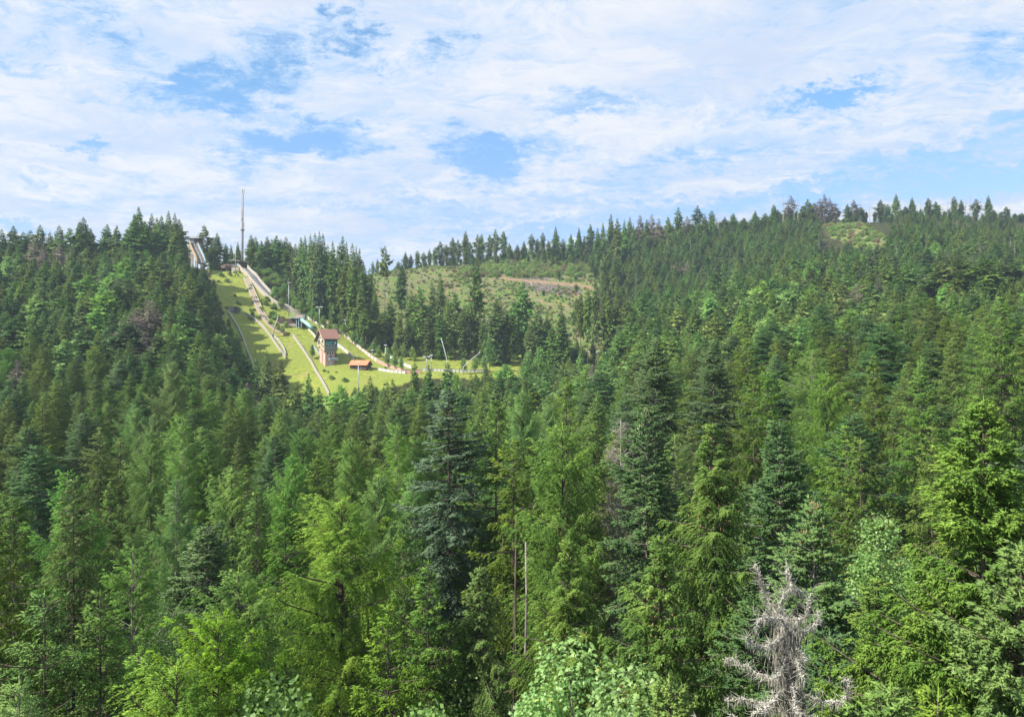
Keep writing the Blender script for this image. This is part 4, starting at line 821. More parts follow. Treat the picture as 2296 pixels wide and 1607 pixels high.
# leafy bushes and small trees beside the jumps
BUSHES = [(590,592,318,2.8),(602,600,308,2.8),(614,612,305,2.6),(626,622,300,2.6),(640,634,294,2.6),(598,620,296,2.2),(618,640,286,2.2),(652,648,288,2.2),(664,664,284,2.0),(676,672,281,2.0),(630,655,281,2.0),(575,598,312,2.2),(512,577,316,1.8),(524,574,316,2.0),(540,583,316,1.6),
          (585,650,284,1.9),(598,668,279,1.9),(610,684,275,2.0),(622,690,272,1.8),(592,690,272,1.7),(606,702,268,1.6),(622,706,266,1.7),(640,706,268,1.3),(578,668,280,1.5),(632,715,264,1.2),(700,690,278,1.7),(712,698,276,1.5),(726,706,275,1.4),(740,716,273,1.3),(752,724,272,1.3),(690,676,282,1.8),
          (560,603,308,1.1),(820,716,272,1.7),(800,730,266,1.2),(812,745,264,1.1),(836,756,262,1.3),(850,762,260,1.1),(790,740,266,1.0),(870,772,258,1.1),(886,762,264,1.3),(905,768,262,1.0),(845,735,268,1.3),(770,722,270,1.1),(497,610,292,1.4),(508,622,288,1.2),(516,606,294,1.0),(1065,790,246,1.6),(1085,780,250,1.5),(1040,800,244,1.2),
          (885,788,249,1.2),(900,797,246,1.1),(868,780,252,1.0),(750,775,252,1.1),(700,770,252,.9),(745,846,240,1.2),(775,850,238,1.2)]
BN = {}
for px, py, D, hw in sorted(BUSHES, key=lambda a: a[1]):
    if 580 < px < 655 and D < 285: py += 12; hw *= .85
    if 572 < px < 604 and py > 640: px += 14; hw *= .8
    g_ = gz(X(px, D), D); H = max(1.3, Z(py, D) - g_); x = X(px, D)
    if H > 6: H = 6 * random.uniform(.8, 1)
    side = 'right of the large inrun' if py < 700 and px > 560 else 'left of the large inrun' if py < 700 else 'between the two inruns' if px < 650 else 'along the landing slope of the large hill' if px < 780 else 'on the bank above the outrun'
    kd = 'small leafy tree' if H > 3 else 'low green bush'; BN[(kd, side)] = BN.get((kd, side), 0) + 1
    tree('broad_f' if H > 3 else 'bush', x, D, H, hw / (3.0 if H > 3 else 2.2), f'{kd} {side}, {ORD[BN[(kd, side)] - 1]} from the top', f'bushes {side}'); PLACED.append((x, D, hw * .5))

# ------------------------------------------------------------------ scattered wood
def curve(pts): a = np.array(pts, float); return lambda p: np.interp(p, a[:, 0], a[:, 1])
L45 = curve([(-300,1130),(0,1080),(300,1020),(560,1080),(700,1020),(850,1000),(1000,960),(1300,950),(1450,930),(1600,930),(1750,880),(1900,815),(2100,780),(2296,720),(2600,700)])
L120 = curve([(-300,820),(0,830),(300,830),(440,820),(560,870),(700,905),(860,880),(1000,875),(1180,850),(1300,838),(1400,800),(1600,755),(1800,710),(2000,680),(2296,660),(2600,660)])
L230 = curve([(-300,560),(0,560),(150,560),(300,560),(412,560),(427,594),(458,622),(482,690),(505,740),(530,790),(560,830),(575,850),(640,870),(735,900),(760,868),(850,850),(930,850),(1000,843),(1060,843),(1110,805),(1200,790),(1290,803),(1350,800),(1385,700),(1410,650),(1500,640),(1700,620),(2000,600),(2296,600),(2600,600)])
L330 = curve([(-300,520),(0,520),(440,520),(560,560),(800,600),(820,700),(1340,690),(1360,600),(1500,565),(1700,535),(2000,508),(2600,508)])
L450 = curve([(-300,530),(440,530),(500,555),(800,600),(880,590),(1000,570),(1100,560),(1300,545),(1380,505),(1500,494),(1700,487),(1760,470),(1900,468),(2100,464),(2296,478),(2600,480)])
def limit(px, D):
    ks = [45, 120, 230, 330, 450]; vals = [L45(px), L120(px), L230(px), L330(px), L450(px)]
    return float(np.interp(math.log(max(D, 45)), [math.log(k) for k in ks], vals))
rnd = random.Random(77)
SC = []
def free(x, y, r):
    for a, b, q in NEARBY.get((int(x // 8), int(y // 8)), ()):
        if (a - x) ** 2 + (b - y) ** 2 < (q + r) ** 2: return False
    return True
NEARBY = {}
def occupy(x, y, r):
    for i in (-1, 0, 1):
        for j in (-1, 0, 1): NEARBY.setdefault((int(x // 8) + i, int(y // 8) + j), []).append((x, y, r))
for a in PLACED: occupy(*a)
NOTREE = [(466,575),(560,585),(640,640),(700,680),(780,735),(840,765),(880,775),(1110,775),(1110,850),(940,855),(800,905),(742,900),(600,900),(560,840),(527,770),(500,710),(470,640)]
def try_tree(x, y):
    px = CX + F * x / y; z = gz(x, y); pg = CY - F * z / y
    if px < -260 or px > 2560: return
    if y > 228 and y < 312 and inpoly(px, pg, NOTREE): return
    if 236 < y < 262 and 540 < px < 1270 and pg < 935: return
    if 284 < y < 432 and 815 < px < 1400 and inpoly(px + rnd.uniform(-16, 22), pg + rnd.uniform(-8, 8), CLEAR):
        if rnd.random() > .045 or px < 1020: return
    if y > 350 and inpoly(px, pg, CLEAR2): return
    if 312 < y < 345 and 470 < px < 560: return
    if y > 228 and 1264 < px < 1382 and 690 < pg < 812: return
    lim = limit(px, y)
    if y > 225 and 422 < px < 474: lim = max(lim, 594)
    if y > 240 and 1836 < px < 1994 and pg > 500: lim = max(lim, 540 + abs(px - 1900) * .15)
    spread = 48 if y > 140 else 60 if y > 90 else 80
    if y > 300: spread = 32
    if y < 62: lim += 70; spread = 130
    if y < 64 and 1075 < px < 1215: return
    top = lim + spread * rnd.random() ** 1.2
    H = (CY - top) / F * y - z
    Hmax = 28 if y < 150 else 23 if y < 300 else 15
    if px > 1380 and y > 340: Hmax = 12
    if 820 < px < 1380 and y > 400: Hmax = 7
    H = min(H, Hmax * rnd.uniform(.72, 1.0))
    if H < (3 if y > 300 else 5): return
    r = (.125 * H + .4) if y < 130 else (.145 * H + .5) if y < 330 else (.13 * H + .45)
    if not free(x, y, r * (.82 if y > 100 else 1.0)): return
    occupy(x, y, r * .75); SC.append((x, y, z, H, px))
# jittered rows, nearest first
y = 20.0
while y < 560:
    step = 3.0 if y < 120 else 3.5 if y < 320 else 4.2
    xs = -0.80 * y - 10
    while xs < .86 * y + 12:
        try_tree(xs + rnd.uniform(-.5, .5) * step, y + rnd.uniform(-.5, .5) * step); xs += step * .9
    y += step * .85
SC.sort(key=lambda a: a[1])
print('scattered trees', len(SC))
ZONES = [(0, 60, 'close behind the foreground trees'), (60, 90, 'in the valley wood'), (90, 130, 'deeper in the wood')]
def side(px): return 'far left' if px < 330 else 'left' if px < 700 else 'centre left' if px < 1000 else 'centre' if px < 1350 else 'centre right' if px < 1700 else 'right' if px < 2050 else 'far right'
MARKS = [(2205,905,'the largest bright spruce at right'),(1736,1265,'the grey lichen-covered tree'),(1478,1208,'the cone-hung spruce'),(1276,1215,'the comb-branched spruce'),(1597,955,'the tall bright spruce with pale trunk'),(1075,1275,'the small fresh green spruce'),
 (165,1078,'the bare-trunked spruce at lower left'),(30,1118,'the mossy spruce at the left edge'),(310,1228,'the lone feathery larch at left'),(528,1280,'the round-topped light larch'),(765,1128,'the big yellow-green larch'),(1258,955,'the bright larch with level boughs'),(790,985,'the slim pale larch'),
 (885,955,'the pale larch left of the dark fir'),(1006,880,'the tall grey-green fir'),(1168,878,'the bluish larch right of the fir'),(512,1050,'the tall light larch at left'),(405,935,'the pale larch high in the left wood'),(1848,835,'the light larch in the right wood'),(385,812,'the bright larch under the grey dead pair'),
 (1450,918,'the cone-topped fir'),(1748,952,'the spreading dark fir'),(1825,1132,'the fir with brown cones'),(1470,762,'the broad blue-green fir'),(1600,765,'the dense blue-green fir'),(1970,1150,'the yellow-flecked maple'),(1960,800,'the bright spruce right of the light larch'),(2245,668,'the tall spruce at the right edge'),
 (318,680,'the grey-pink dead pair'),(598,786,'the spruce against the lower meadow'),(738,888,'the foot of the concrete wall'),(1004,812,'the curved pale lance'),(1259,690,'the broad spruce at the end of the belt'),(225,960,'the brownish spruce in the left wood'),(38,806,'the faded dead top at far left')]
USED = {}
def unique_label(look, px, py):
    for a, b, nm in sorted(MARKS, key=lambda m_: (m_[0] - px) ** 2 + (m_[1] - py) ** 2 * 1.3):
        dx, dy = px - a, py - b; r_ = math.hypot(dx, dy)
        if abs(dx) > 2 * abs(dy): rel = 'right of' if dx > 0 else 'left of'
        elif abs(dy) > 2 * abs(dx): rel = 'below' if dy > 0 else 'above'
        else: rel = ('lower ' if dy > 0 else 'upper ') + ('right of' if dx > 0 else 'left of')
        for near in ((('close ' if r_ < 60 else '') + rel), ('a short way ' if r_ < 110 else 'some way ') + rel):
            lab = f'{look} {near} {nm}'
            if lab not in USED and len(lab.split()) <= 16: USED[lab] = 1; return lab
        if r_ > 260: break
    return lab
NIND = {'spruce': 0, 'other': 0}
REST = []
for (x, y, z, H, px) in SC:
    inview = -40 < px < 2336
    u = rnd.random(); left = px < 1000
    if inview and NIND['spruce'] < 128 or (inview and y < 95):
        pl = rnd.random(); kinds = 'fir' if pl < .17 else 'larch' if pl < (.30 if left else .22) and y > 50 else 'spruce'
        if kinds == 'spruce' and NIND['spruce'] >= 128: REST.append((x, y, z, H)); continue
        key = {'fir': 'fir_m1', 'larch': rnd.choice(['larch_m1', 'larch_m2']), 'spruce': rnd.choice(['spruce_m1', 'spruce_m2', 'spruce_m3', 'spruce_m1'])}[kinds]
        zone = next(n_ for a, b, n_ in ZONES if a <= y < b or b == 130)
        tall = 'tall' if H > 19 else 'medium' if H > 14 else 'short'
        col = {'fir': 'dark blue-green fir', 'larch': 'light green larch', 'spruce': {'spruce_m1': 'green spruce', 'spruce_m2': 'ragged spruce', 'spruce_m3': 'full dense spruce'}.get(key, 'spruce')}[kinds]
        wr = H / PROTO[key]['H'] * rnd.uniform(.9, 1.2)
        tree(key, x, y, H, max(wr, .55), unique_label(f'{tall} {col}', px, CY - F * (z + H) / y), f'{kinds} trees {zone}', z=z, rz=rnd.uniform(0, 6.28))
        NIND['spruce' if kinds == 'spruce' else 'other'] += 1
    else: REST.append((x, y, z, H))
print(NIND, len(REST))

def stuff_instances(name, label, items, variants):
    """items: (x,y,z,H,variant,width factor); one object, copies of the variant trees on its points"""
    me = bpy.data.meshes.new(name); n = len(items); A = np.array(items, float)
    me.vertices.add(n); me.vertices.foreach_set('co', A[:, :3].astype(np.float32).ravel())
    a = me.attributes.new('vid', 'INT', 'POINT'); a.data.foreach_set('value', A[:, 4].astype(np.int32))
    Hn = np.array([PROTO[v]['H'] for v in variants])[A[:, 4].astype(int)]
    sc = np.stack([A[:, 5], A[:, 5], A[:, 3] / Hn], -1).astype(np.float32)
    a = me.attributes.new('scl', 'FLOAT_VECTOR', 'POINT'); a.data.foreach_set('vector', sc.ravel())
    rt = np.zeros((n, 3), np.float32); rt[:, 2] = np.random.RandomState(n).uniform(0, 6.28, n); rt[:, 0] = np.random.RandomState(n + 1).normal(0, .02, n)
    a = me.attributes.new('rot', 'FLOAT_VECTOR', 'POINT'); a.data.foreach_set('vector', rt.ravel())
    o = ob(name, me); tag(o, label, None, None, 'stuff')
    ng = bpy.data.node_groups.new(name + '_copies', 'GeometryNodeTree')
    ng.interface.new_socket('Geometry', in_out='INPUT', socket_type='NodeSocketGeometry'); ng.interface.new_socket('Geometry', in_out='OUTPUT', socket_type='NodeSocketGeometry')
    N = ng.nodes; Lk = ng.links; gi = N.new('NodeGroupInput'); go = N.new('NodeGroupOutput'); jn = N.new('GeometryNodeJoinGeometry')
    def att(nm, ty): x = N.new('GeometryNodeInputNamedAttribute'); x.data_type = ty; x.inputs['Name'].default_value = nm; return [q_ for q_ in x.outputs if q_.enabled and q_.name == 'Attribute'][0]
    vid = att('vid', 'INT'); scl = att('scl', 'FLOAT_VECTOR'); rot_ = att('rot', 'FLOAT_VECTOR')
    for k, v in enumerate(variants):
        cmp_ = N.new('FunctionNodeCompare'); cmp_.data_type = 'INT'; cmp_.operation = 'EQUAL'
        ins = [q_ for q_ in cmp_.inputs if q_.enabled]; Lk.new(vid, ins[0]); ins[1].default_value = k
        for part in ('crown', 'trunk'):
            pr = PROTO[v]; ky = part + '_src'
            if ky not in pr: pr[ky] = bpy.data.objects.new(v + '_' + part + '_source', pr[part])
            oi = N.new('GeometryNodeObjectInfo'); oi.inputs['Object'].default_value = pr[ky]; oi.inputs['As Instance'].default_value = True
            ip = N.new('GeometryNodeInstanceOnPoints'); Lk.new(gi.outputs[0], ip.inputs['Points']); Lk.new(cmp_.outputs[0], ip.inputs['Selection']); Lk.new(oi.outputs['Geometry'], ip.inputs['Instance'])
            Lk.new(rot_, ip.inputs['Rotation']); Lk.new(scl, ip.inputs['Scale']); Lk.new(ip.outputs[0], jn.inputs[0])
    Lk.new(jn.outputs[0], go.inputs[0])
    md = o.modifiers.new('copies', 'NODES'); md.node_group = ng
    return o
VAR = ['spruce_f1', 'spruce_f2', 'spruce_f3', 'spruce_f4', 'fir_f', 'larch_f', 'dead_f', 'spruce_tall', 'spruce_m1', 'spruce_m2', 'spruce_m3', 'fir_m1', 'larch_m1', 'snag']
items = []
for (x, y, z, H) in REST:
    u = rnd.random(); px = CX + F * x / y
    if y < 150: v = rnd.choices([8, 9, 10, 11, 12], [.3, .24, .24, .12, .10])[0]
    elif y < 300: v = rnd.choices([0, 1, 2, 3, 4, 5, 6, 7], [.24, .2, .16, .2, .08, .05 if px > 1000 else .08, .012, .04])[0]
    else: v = rnd.choices([0, 1, 2, 3, 4, 6, 7, 13], [.27, .22, .2, .18, .07, .01, .03, .02])[0]
    wf = H / PROTO[VAR[v]]['H'] * rnd.uniform(.9, 1.25) * (1.25 if y > 130 else 1.12 if y > 70 else 1.05)
    if v in (6, 13): wf *= 1.2
    items.append((x, y, z - .3, H, v, max(wf, .33)))
stuff_instances('forest', 'dense dark spruce forest covering the slopes and the far hill', items, VAR)

# brush and young growth on the cleared hillsides and the rough banks
items = []
for _ in range(34000):
    y = 226 + (470 - 226) * rnd.random() ** .8; px = rnd.uniform(440, 2020); x = X(px, y); z = gz(x, y); py = CY - F * z / y
    if y > 284 and (inpoly(px, py, CLEAR) or inpoly(px, py, CLEAR2)):
        rl = np.interp(px, [a for a, b in ROADL], [b for a, b in ROADL], left=-99, right=-99)
        if abs(py - rl) < 5: continue
        n = float(fbm(x / 9, y / 9, 3)); 
        pr_ = .16 + .9 * max(0, (n - .44) * 3.2)
        if 1040 < px < 1330 and py < 622: pr_ = .75
        if px < 960 and py > 615: pr_ *= .7
        if rnd.random() > pr_: continue
        H = rnd.uniform(.5, 1.5) * (1.9 if (1040 < px and py < 622) else 1.0) * (1.3 if rnd.random() < .1 else 1); items.append((x, y, z - .15, H, 0 if rnd.random() < .85 else 1, H / 5 * rnd.uniform(1.0, 1.7)))
    elif y < 330 and inpoly(px, py, MEADOW):
        n = float(fbm(x / 4 + 50, y / 4, 3))
        if 640 < px < 1110 and (py > 742 + (px - 760) * .12 or True) and n > .66 and rnd.random() < .22: items.append((x, y, z - .1, rnd.uniform(.4, 1.1), 0, rnd.uniform(.12, .3)))
        elif px < 560 and py < 690 and n > .56 and rnd.random() < .25: items.append((x, y, z - .1, rnd.uniform(.6, 1.6), 0, rnd.uniform(.2, .4)))
        elif 560 <= px < 700 and py < 720 and n > .5 and rnd.random() < .5: items.append((x, y, z - .1, rnd.uniform(.6, 1.8), 0, rnd.uniform(.2, .45)))
print('brush', len(items))
PROTO['bush_dry'] = dict(PROTO['bush']); cm = PROTO['bush']['crown'].copy(); cm.materials.clear(); cm.materials.append(M['heather']); PROTO['bush_dry']['crown'] = cm; PROTO['bush_dry'].pop('crown_src', None)
stuff_instances('undergrowth', 'low green brush and young growth on the clearing and banks', items, ['bush', 'bush_dry'])

# ------------------------------------------------------------------ the ski-jump hill
M['concrete'] = plain('pale_concrete', (.42, .38, .32), (.30, .27, .23), 2.2, .9, bump=.2)
M['board'] = plain('weathered_boards', (.42, .40, .37), (.32, .30, .27), 1.6, .85, pos=(1, 1, 4))
M['white'] = plain('white_boards', (.62, .63, .63), (.48, .49, .49), 1.3, .7)
M['pinkwall'] = plain('faded_red_wall', (.56, .33, .28), (.46, .26, .22), 1.5, .85)
M['planks'] = plain('yellow_brown_planks', (.42, .31, .18), (.33, .24, .14), 2.0, .8, pos=(1, 1, 3))
M['bluegrey'] = plain('blue_grey_metal', (.34, .44, .50), (.26, .34, .40), 1.5, .5)
M['darkfloor'] = plain('dark_track', (.10, .10, .115), (.06, .06, .07), 2.0, .7)
M['darkwood'] = plain('dark_brown_wood', (.085, .055, .042), (.05, .032, .026), 2.0, .8, pos=(1, 1, 5))
M['beige'] = plain('beige_cladding', (.46, .38, .26), (.38, .31, .21), 1.8, .8, pos=(4, 4, .5))
M['pink'] = plain('pink_render', (.62, .39, .34), (.54, .33, .29), .8, .85)
M['roofred'] = plain('red_brown_roofing', (.30, .155, .12), (.24, .125, .10), 3.0, .75, pos=(1, 1, 4))
M['rooforange'] = plain('orange_roof_tiles', (.58, .22, .11), (.46, .17, .09), 3.0, .8)
M['roofbrown'] = plain('brown_roof', (.20, .12, .10), (.14, .085, .07), 3.0, .8)
M['glass'] = plain('dark_window_glass', (.03, .05, .06), (.05, .07, .08), .5, .08)
M['greenclad'] = plain('dark_green_panels', (.055, .115, .095), (.045, .09, .075), 1.0, .6)
M['greyclad'] = plain('grey_green_panels', (.20, .23, .20), (.16, .18, .16), 1.0, .7)
M['frame'] = plain('white_window_frames', (.70, .70, .66), (.62, .62, .58), 1.0, .6)
M['teal'] = plain('teal_sign_board', (.012, .16, .17), (.010, .13, .14), 1.0, .5)
M['tealtext'] = plain('pale_turquoise_lettering', (.22, .70, .72), (.22, .66, .70), 1.0, .5)
M['blue'] = plain('blue_lettering', (.035, .10, .42), (.035, .09, .38), 1.0, .5)
M['steel'] = plain('galvanised_steel', (.42, .48, .50), (.34, .39, .41), 2.0, .45, .3)
M['mast'] = plain('mast_paint', (.21, .19, .19), (.16, .145, .145), 1.2, .6)
M['turq'] = plain('turquoise_sheeting', (.30, .58, .56), (.24, .48, .47), 1.0, .35)
M['brass'] = M['planks']

def dens_path(pts, base_off=0.0, step=2.0, d0=228.0):
    """ground points under a line drawn over the slope, resampled and smoothed in depth"""
    q = []
    for i in range(len(pts) - 1):
        (a, b), (c_, d_) = pts[i], pts[i + 1]; n = max(2, int(math.hypot(c_ - a, d_ - b) / 4))
        q += [(a + (c_ - a) * k / n, b + (d_ - b) * k / n) for k in range(n)]
    q.append(pts[-1]); H_ = [hit(px, py + base_off, d0) for px, py in q]
    D = np.array([h.y for h in H_]); k = min(5, len(D) // 2)
    if k > 1:
        w = np.ones(2 * k + 1) / (2 * k + 1); D = np.convolve(np.pad(D, k, mode='reflect', reflect_type='odd'), w, 'valid')
    return [P(px, py, d_) for (px, py), d_ in zip(q, D)]

def strip(mb, path, off0, off1, z0, z1, foll=False, base=None):
    """a rail of rectangular section along a path; offsets are sideways (to the right of travel)"""
    n = len(path); L = []
    for i, p in enumerate(path):
        tn = path[min(i + 1, n - 1)] - path[max(i - 1, 0)]; s_ = Vector((tn.y, -tn.x, 0)); s_.normalize(); s_ = -s_
        a, b = p + s_ * off0, p + s_ * off1
        zb0 = (gz(a.x, a.y) - .3) if base == 'ground' else a.z + z0; zb1 = (gz(b.x, b.y) - .3) if base == 'ground' else b.z + z0
        L.append([(a.x, a.y, zb0), (b.x, b.y, zb1), (b.x, b.y, b.z + z1), (a.x, a.y, a.z + z1)])
    V = [v for l in L for v in l]; Fs = []
    for i in range(n - 1):
        for k in range(4): Fs.append((i * 4 + k, i * 4 + (k + 1) % 4, (i + 1) * 4 + (k + 1) % 4, (i + 1) * 4 + k))
    Fs += [(0, 3, 2, 1), tuple((n - 1) * 4 + k for k in range(4))]
    mb.add(V, Fs)

def wall(name, pts, h, th, mat, label, cat='wall', mat2=None, group=None, sub=0, top_at_line=True):
    path = dens_path(pts, 0)
    path = [Vector((p.x, p.y, gz(p.x, p.y))) for p in path]
    b = MB(); strip(b, path, -th / 2, th / 2, -.3, h)
    o = b.build(name, mat)
    if mat2:
        o.data.materials.append(mat2)
        for i, f in enumerate(o.data.polygons):
            if (i // 4) % 2: f.material_index = 1
    tag(o, label, cat, group)
    # cap board and posts
    b = MB(); strip(b, path, -th / 2 - .05, th / 2 + .05, h - .004, h + .07); c_ = b.build('cap_board', M['board'], o)
    b = MB()
    for p in path[::2]: b.box(p.x - .07, p.x + .07, p.y - th / 2 - .12, p.y - th / 2 - .003, p.z - .3, p.z + h - .05)
    b.build('posts', M['board'], o)['kind'] = 'stuff'
    return o
def local(o, loc):
    """shift mesh so that the object's origin sits at loc"""
    pass

# boundary boards of the landing slopes
wall('boundary_wall', [(511,701.5),(526.5,724),(534,738),(545,762),(554.6,790),(564,812),(575,844)], .75, .25, M['board'], 'long low board wall down the far left edge of the meadow slope', 'wall')
wall('boundary_wall', [(550,705.4),(557.8,708),(584.4,729),(603,751),(622,780.5),(640.7,805.5)], .85, .30, M['concrete'], 'curved low concrete wall between the two smaller landing slopes', 'wall')
wall('boundary_wall', [(612.5,754.7),(625,765),(636,782),(641,799)], .7, .25, M['board'], 'short pale board wall just right of the curved concrete wall', 'wall')
wall('boundary_wall', [(656.4,754.7),(675,780.5),(697,813),(711,840),(728,868),(737.7,888.5)], .85, .30, M['concrete'], 'straight low concrete wall running down left of the judges tower into the trees', 'wall')
wall('boundary_wall', [(684,731),(697,746),(711,763)], .7, .25, M['white'], 'short white board wall under the take-off deck above the judges tower', 'wall')
wall('boundary_wall', [(688,714),(704,722),(727,735)], .9, .25, M['white'], 'white panelled wall from the take-off deck to behind the judges tower roof', 'wall')
wall('boundary_wall', [(755,775),(765,781),(779,792),(793,807)], .95, .30, M['white'], 'curved white wall between the judges tower and the orange-roofed hut', 'wall')
wall('boundary_wall', [(694.6,706),(712,713),(730.8,722.5)], .9, .3, M['board'], 'grey wall at the top right of the large landing slope', 'wall')
wall('boundary_wall', [(730.8,722.5),(760,745),(793,771),(826,797.6),(848,813)], .95, .35, M['pinkwall'], 'faded red wall with white panels down the right of the large landing slope', 'wall', mat2=M['white'])
wall('boundary_wall', [(848,813),(863,820),(881,827),(909,835)], .85, .35, M['pinkwall'], 'faded red curb wall curving into the outrun', 'wall')
wall('boundary_wall', [(848,830),(870,834.5),(909,838)], .85, .25, M['white'], 'white fence wall along the front of the outrun left of the gate', 'wall')
wall('boundary_wall', [(946,831),(1000,833),(1050,834),(1095.6,833.5)], .75, .25, M['white'], 'long white fence wall along the front of the outrun right of the gate', 'wall')
wall('boundary_wall', [(862,793),(878,803.5),(894,815),(908,820),(922.5,826)], .9, .25, M['white'], 'white panelled wall curving down at the right side of the outrun', 'wall')
wall('boundary_wall', [(786.7,753),(800,762),(817,774)], .45, .2, M['white'], 'thin white rail wall on the bank right of the red and white wall', 'wall')
wall('boundary_wall', [(1316,791),(1340,791.5),(1362,793)], .9, .12, M['white'], 'small white fence far right of the outrun behind trees', 'fence')

def inrun(name, pts, width, label, floor_mat, wall_mat, far_mat, h=.9, drop=.55, rungs=None, supports=True, dy=3.0, d0=228.0, fixedD=None):
    if fixedD: path = [P(px, py, d_) for px, py, d_ in fixedD]
    else: path = dens_path(pts, dy, d0=d0)
    path = [p + Vector((0, 0, max(0, gz(p.x, p.y) + .6 - p.z))) for p in path]
    for _ in range(3):
        path = [path[0]] + [Vector((path[i].x, path[i].y, (path[i - 1].z + 2 * path[i].z + path[i + 1].z) / 4)) for i in range(1, len(path) - 1)] + [path[-1]]
    b = MB(); strip(b, path, .12, width - .12, -.25, 0.0); fl = b.build(name, floor_mat); tag(fl, label, 'ski jump inrun')
    b = MB(); strip(b, path, -.13, .12, -drop, h); b.build('side_wall', wall_mat, fl)
    b = MB(); strip(b, path, width - .12, width + .13, -drop, h); b.build('side_wall', far_mat, fl)
    b = MB(); strip(b, path, .18, .42, .02, .09); strip(b, path, width * .55, width * .55 + .12, .02, .08); b.build('guide_rail', M['bluegrey'], fl)
    b = MB()
    acc = 0
    for i in range(len(path) - 1):
        seg = path[i + 1] - path[i]; s_ = -Vector((seg.y, -seg.x, 0)).normalized(); f_ = seg.normalized(); k = 0.0
        while acc + k < seg.length:
            p = path[i] + f_ * (acc + k)
            if rungs: q0, q1 = p + s_ * .2, p + s_ * (width - .2); w_ = f_ * .09; up = Vector((0, 0, .06)); lo = Vector((0, 0, .004)); b.hexa([q0 - w_ + lo, q1 - w_ + lo, q1 + w_ + lo, q0 + w_ + lo, q0 - w_ + up, q1 - w_ + up, q1 + w_ + up, q0 + w_ + up])
            k += 1.1
        acc = acc + k - seg.length
    if rungs: b.build('steps', rungs, fl)['kind'] = 'stuff'
    if supports:
        for i in range(1, len(path), max(1, len(path) // 9)):
            p = path[i]; g = gz(p.x, p.y)
            if p.z - drop - g > .15:
                b = MB(); b.box(p.x - .15, p.x + .15, p.y - .15, p.y + .15, g - .4, p.z - drop + .05); b.build('support', M['concrete'], fl)
    return path
bigrun = inrun('large_inrun', [(536,600),(560,627),(591,661),(606,674),(622,685),(636,692),(650,698),(663,702.5),(681,705)], 3.3, 'long concrete inrun of the large ski jump curving down right from the start house', M['darkfloor'], M['concrete'], M['board'], h=1.25, drop=.75)
medrun = inrun('medium_inrun', [(546,624),(556,648),(566.5,672.8),(574,692),(588,715.8),(606,736),(622,745),(634,748)], 2.1, 'yellow-brown stepped inrun of the middle ski jump left of the concrete one', M['planks'], M['planks'], M['board'], h=.10, drop=.5, rungs=M['conebrown'])
uprun = inrun('small_inrun', None, 3.0, 'steep inrun below the blue-edged start hut at the top of the slope', M['darkfloor'], M['planks'], M['bluegrey'], h=1.1, drop=.5, rungs=M['planks'], fixedD=[(424.5,544,299),(428,553,297),(433,566,294),(438.5,580,291),(442,589,289)])

# lookout start hut on top of the upper inrun
def start_hut():
    x, y, z = X(433, 300), 300.0, Z(544, 300); w = 4.1
    o = empty('start_hut', (x, y, z), math.radians(-8)); tag(o, 'small start hut with pale blue front and flat roof above the upper inrun', 'hut')
    b = MB(); b.box(-w / 2, w / 2, 0, 3, 0, 1.75); b.build('wall', M['darkwood'], o)
    b = MB(); b.box(-w / 2 + .1, .35, -.06, -.003, .25, 1.65); b.build('window', M['bluegrey'], o)
    b = MB(); b.hexa([(-w / 2 - .6, -.8, 1.75), (w / 2 + .9, -.8, 1.55), (w / 2 + .9, 3.6, 1.75), (-w / 2 - .6, 3.6, 1.95), (-w / 2 - .4, -.6, 2.15), (w / 2 + .6, -.6, 1.95), (w / 2 + .6, 3.2, 2.2), (-w / 2 - .4, 3.2, 2.35)]); b.build('roof', M['mast'], o)
    for sx in (-1, 1):
        for sy in (.2, 2.8):
            b = MB(); g = gz(x + sx * 1.7, y + sy) - z - .5; b.box(sx * 1.7 - .18, sx * 1.7 + .18, sy - .18, sy + .18, g, .004); b.build('post', M['concrete'], o)
start_hut()

def start_house():
    x, y = X(534, 308), 308.0; z = max(Z(603, 308), gz(X(534, 308), 308))
    z += .9; o = empty('start_house', (x, y, z), math.radians(-22)); tag(o, 'dark start house with grey tilted roof at the head of the concrete inrun', 'hut')
    g = min(gz(x, y) - z, 0) - 1.5
    b = MB(); b.box(-1.9, 2.1, -1.2, 2.6, g, 2.0); b.build('wall', M['darkwood'], o)
    b = MB(); b.box(-1.6, -.2, -1.26, -1.203, .5, 1.5); b.build('window', M['glass'], o)
    b = MB(); b.box(.5, 1.4, -1.27, -1.203, 0, 1.7); b.build('door', M['bluegrey'], o)
    b = MB(); b.hexa([(-2.8, -2.2, 2.35), (2.6, -2.2, 1.95), (2.8, 3.2, 1.8), (-2.8, 3.2, 2.3), (-2.8, -2.2, 2.52), (2.6, -2.2, 2.12), (2.8, 3.2, 1.98), (-2.8, 3.2, 2.48)]); b.build('roof', M['board'], o)
    # abutment wall under the platform
    x2, y2 = X(527.5, 303), 303.0; z2 = Z(598.5, 303)
    o2 = empty('abutment', (x2, y2, z2), math.radians(-6)); tag(o2, 'pale concrete abutment with railing holding up the start platform', 'wall')
    b = MB(); b.box(-1.45, 1.5, -.25, 4, gz(x2, y2 - .3) - z2 - 2.5, -.2); b.build('wall', M['concrete'], o2)
    b = MB(); b.box(.1, .75, -.5, -.253, gz(x2, y2 - .3) - z2 - 1, -1.2); b.build('buttress', M['concrete'], o2)
    b = MB()
    for k in range(6): b.box(-1.4 + k * .56, -1.34 + k * .56, -.24, -.18, -.2, .9)
    b.box(-1.45, 1.5, -.25, -.17, .88, .96); b.box(-1.45, 1.5, -.245, -.175, .4, .46); b.build('railing', M['steel'], o2)
start_house()

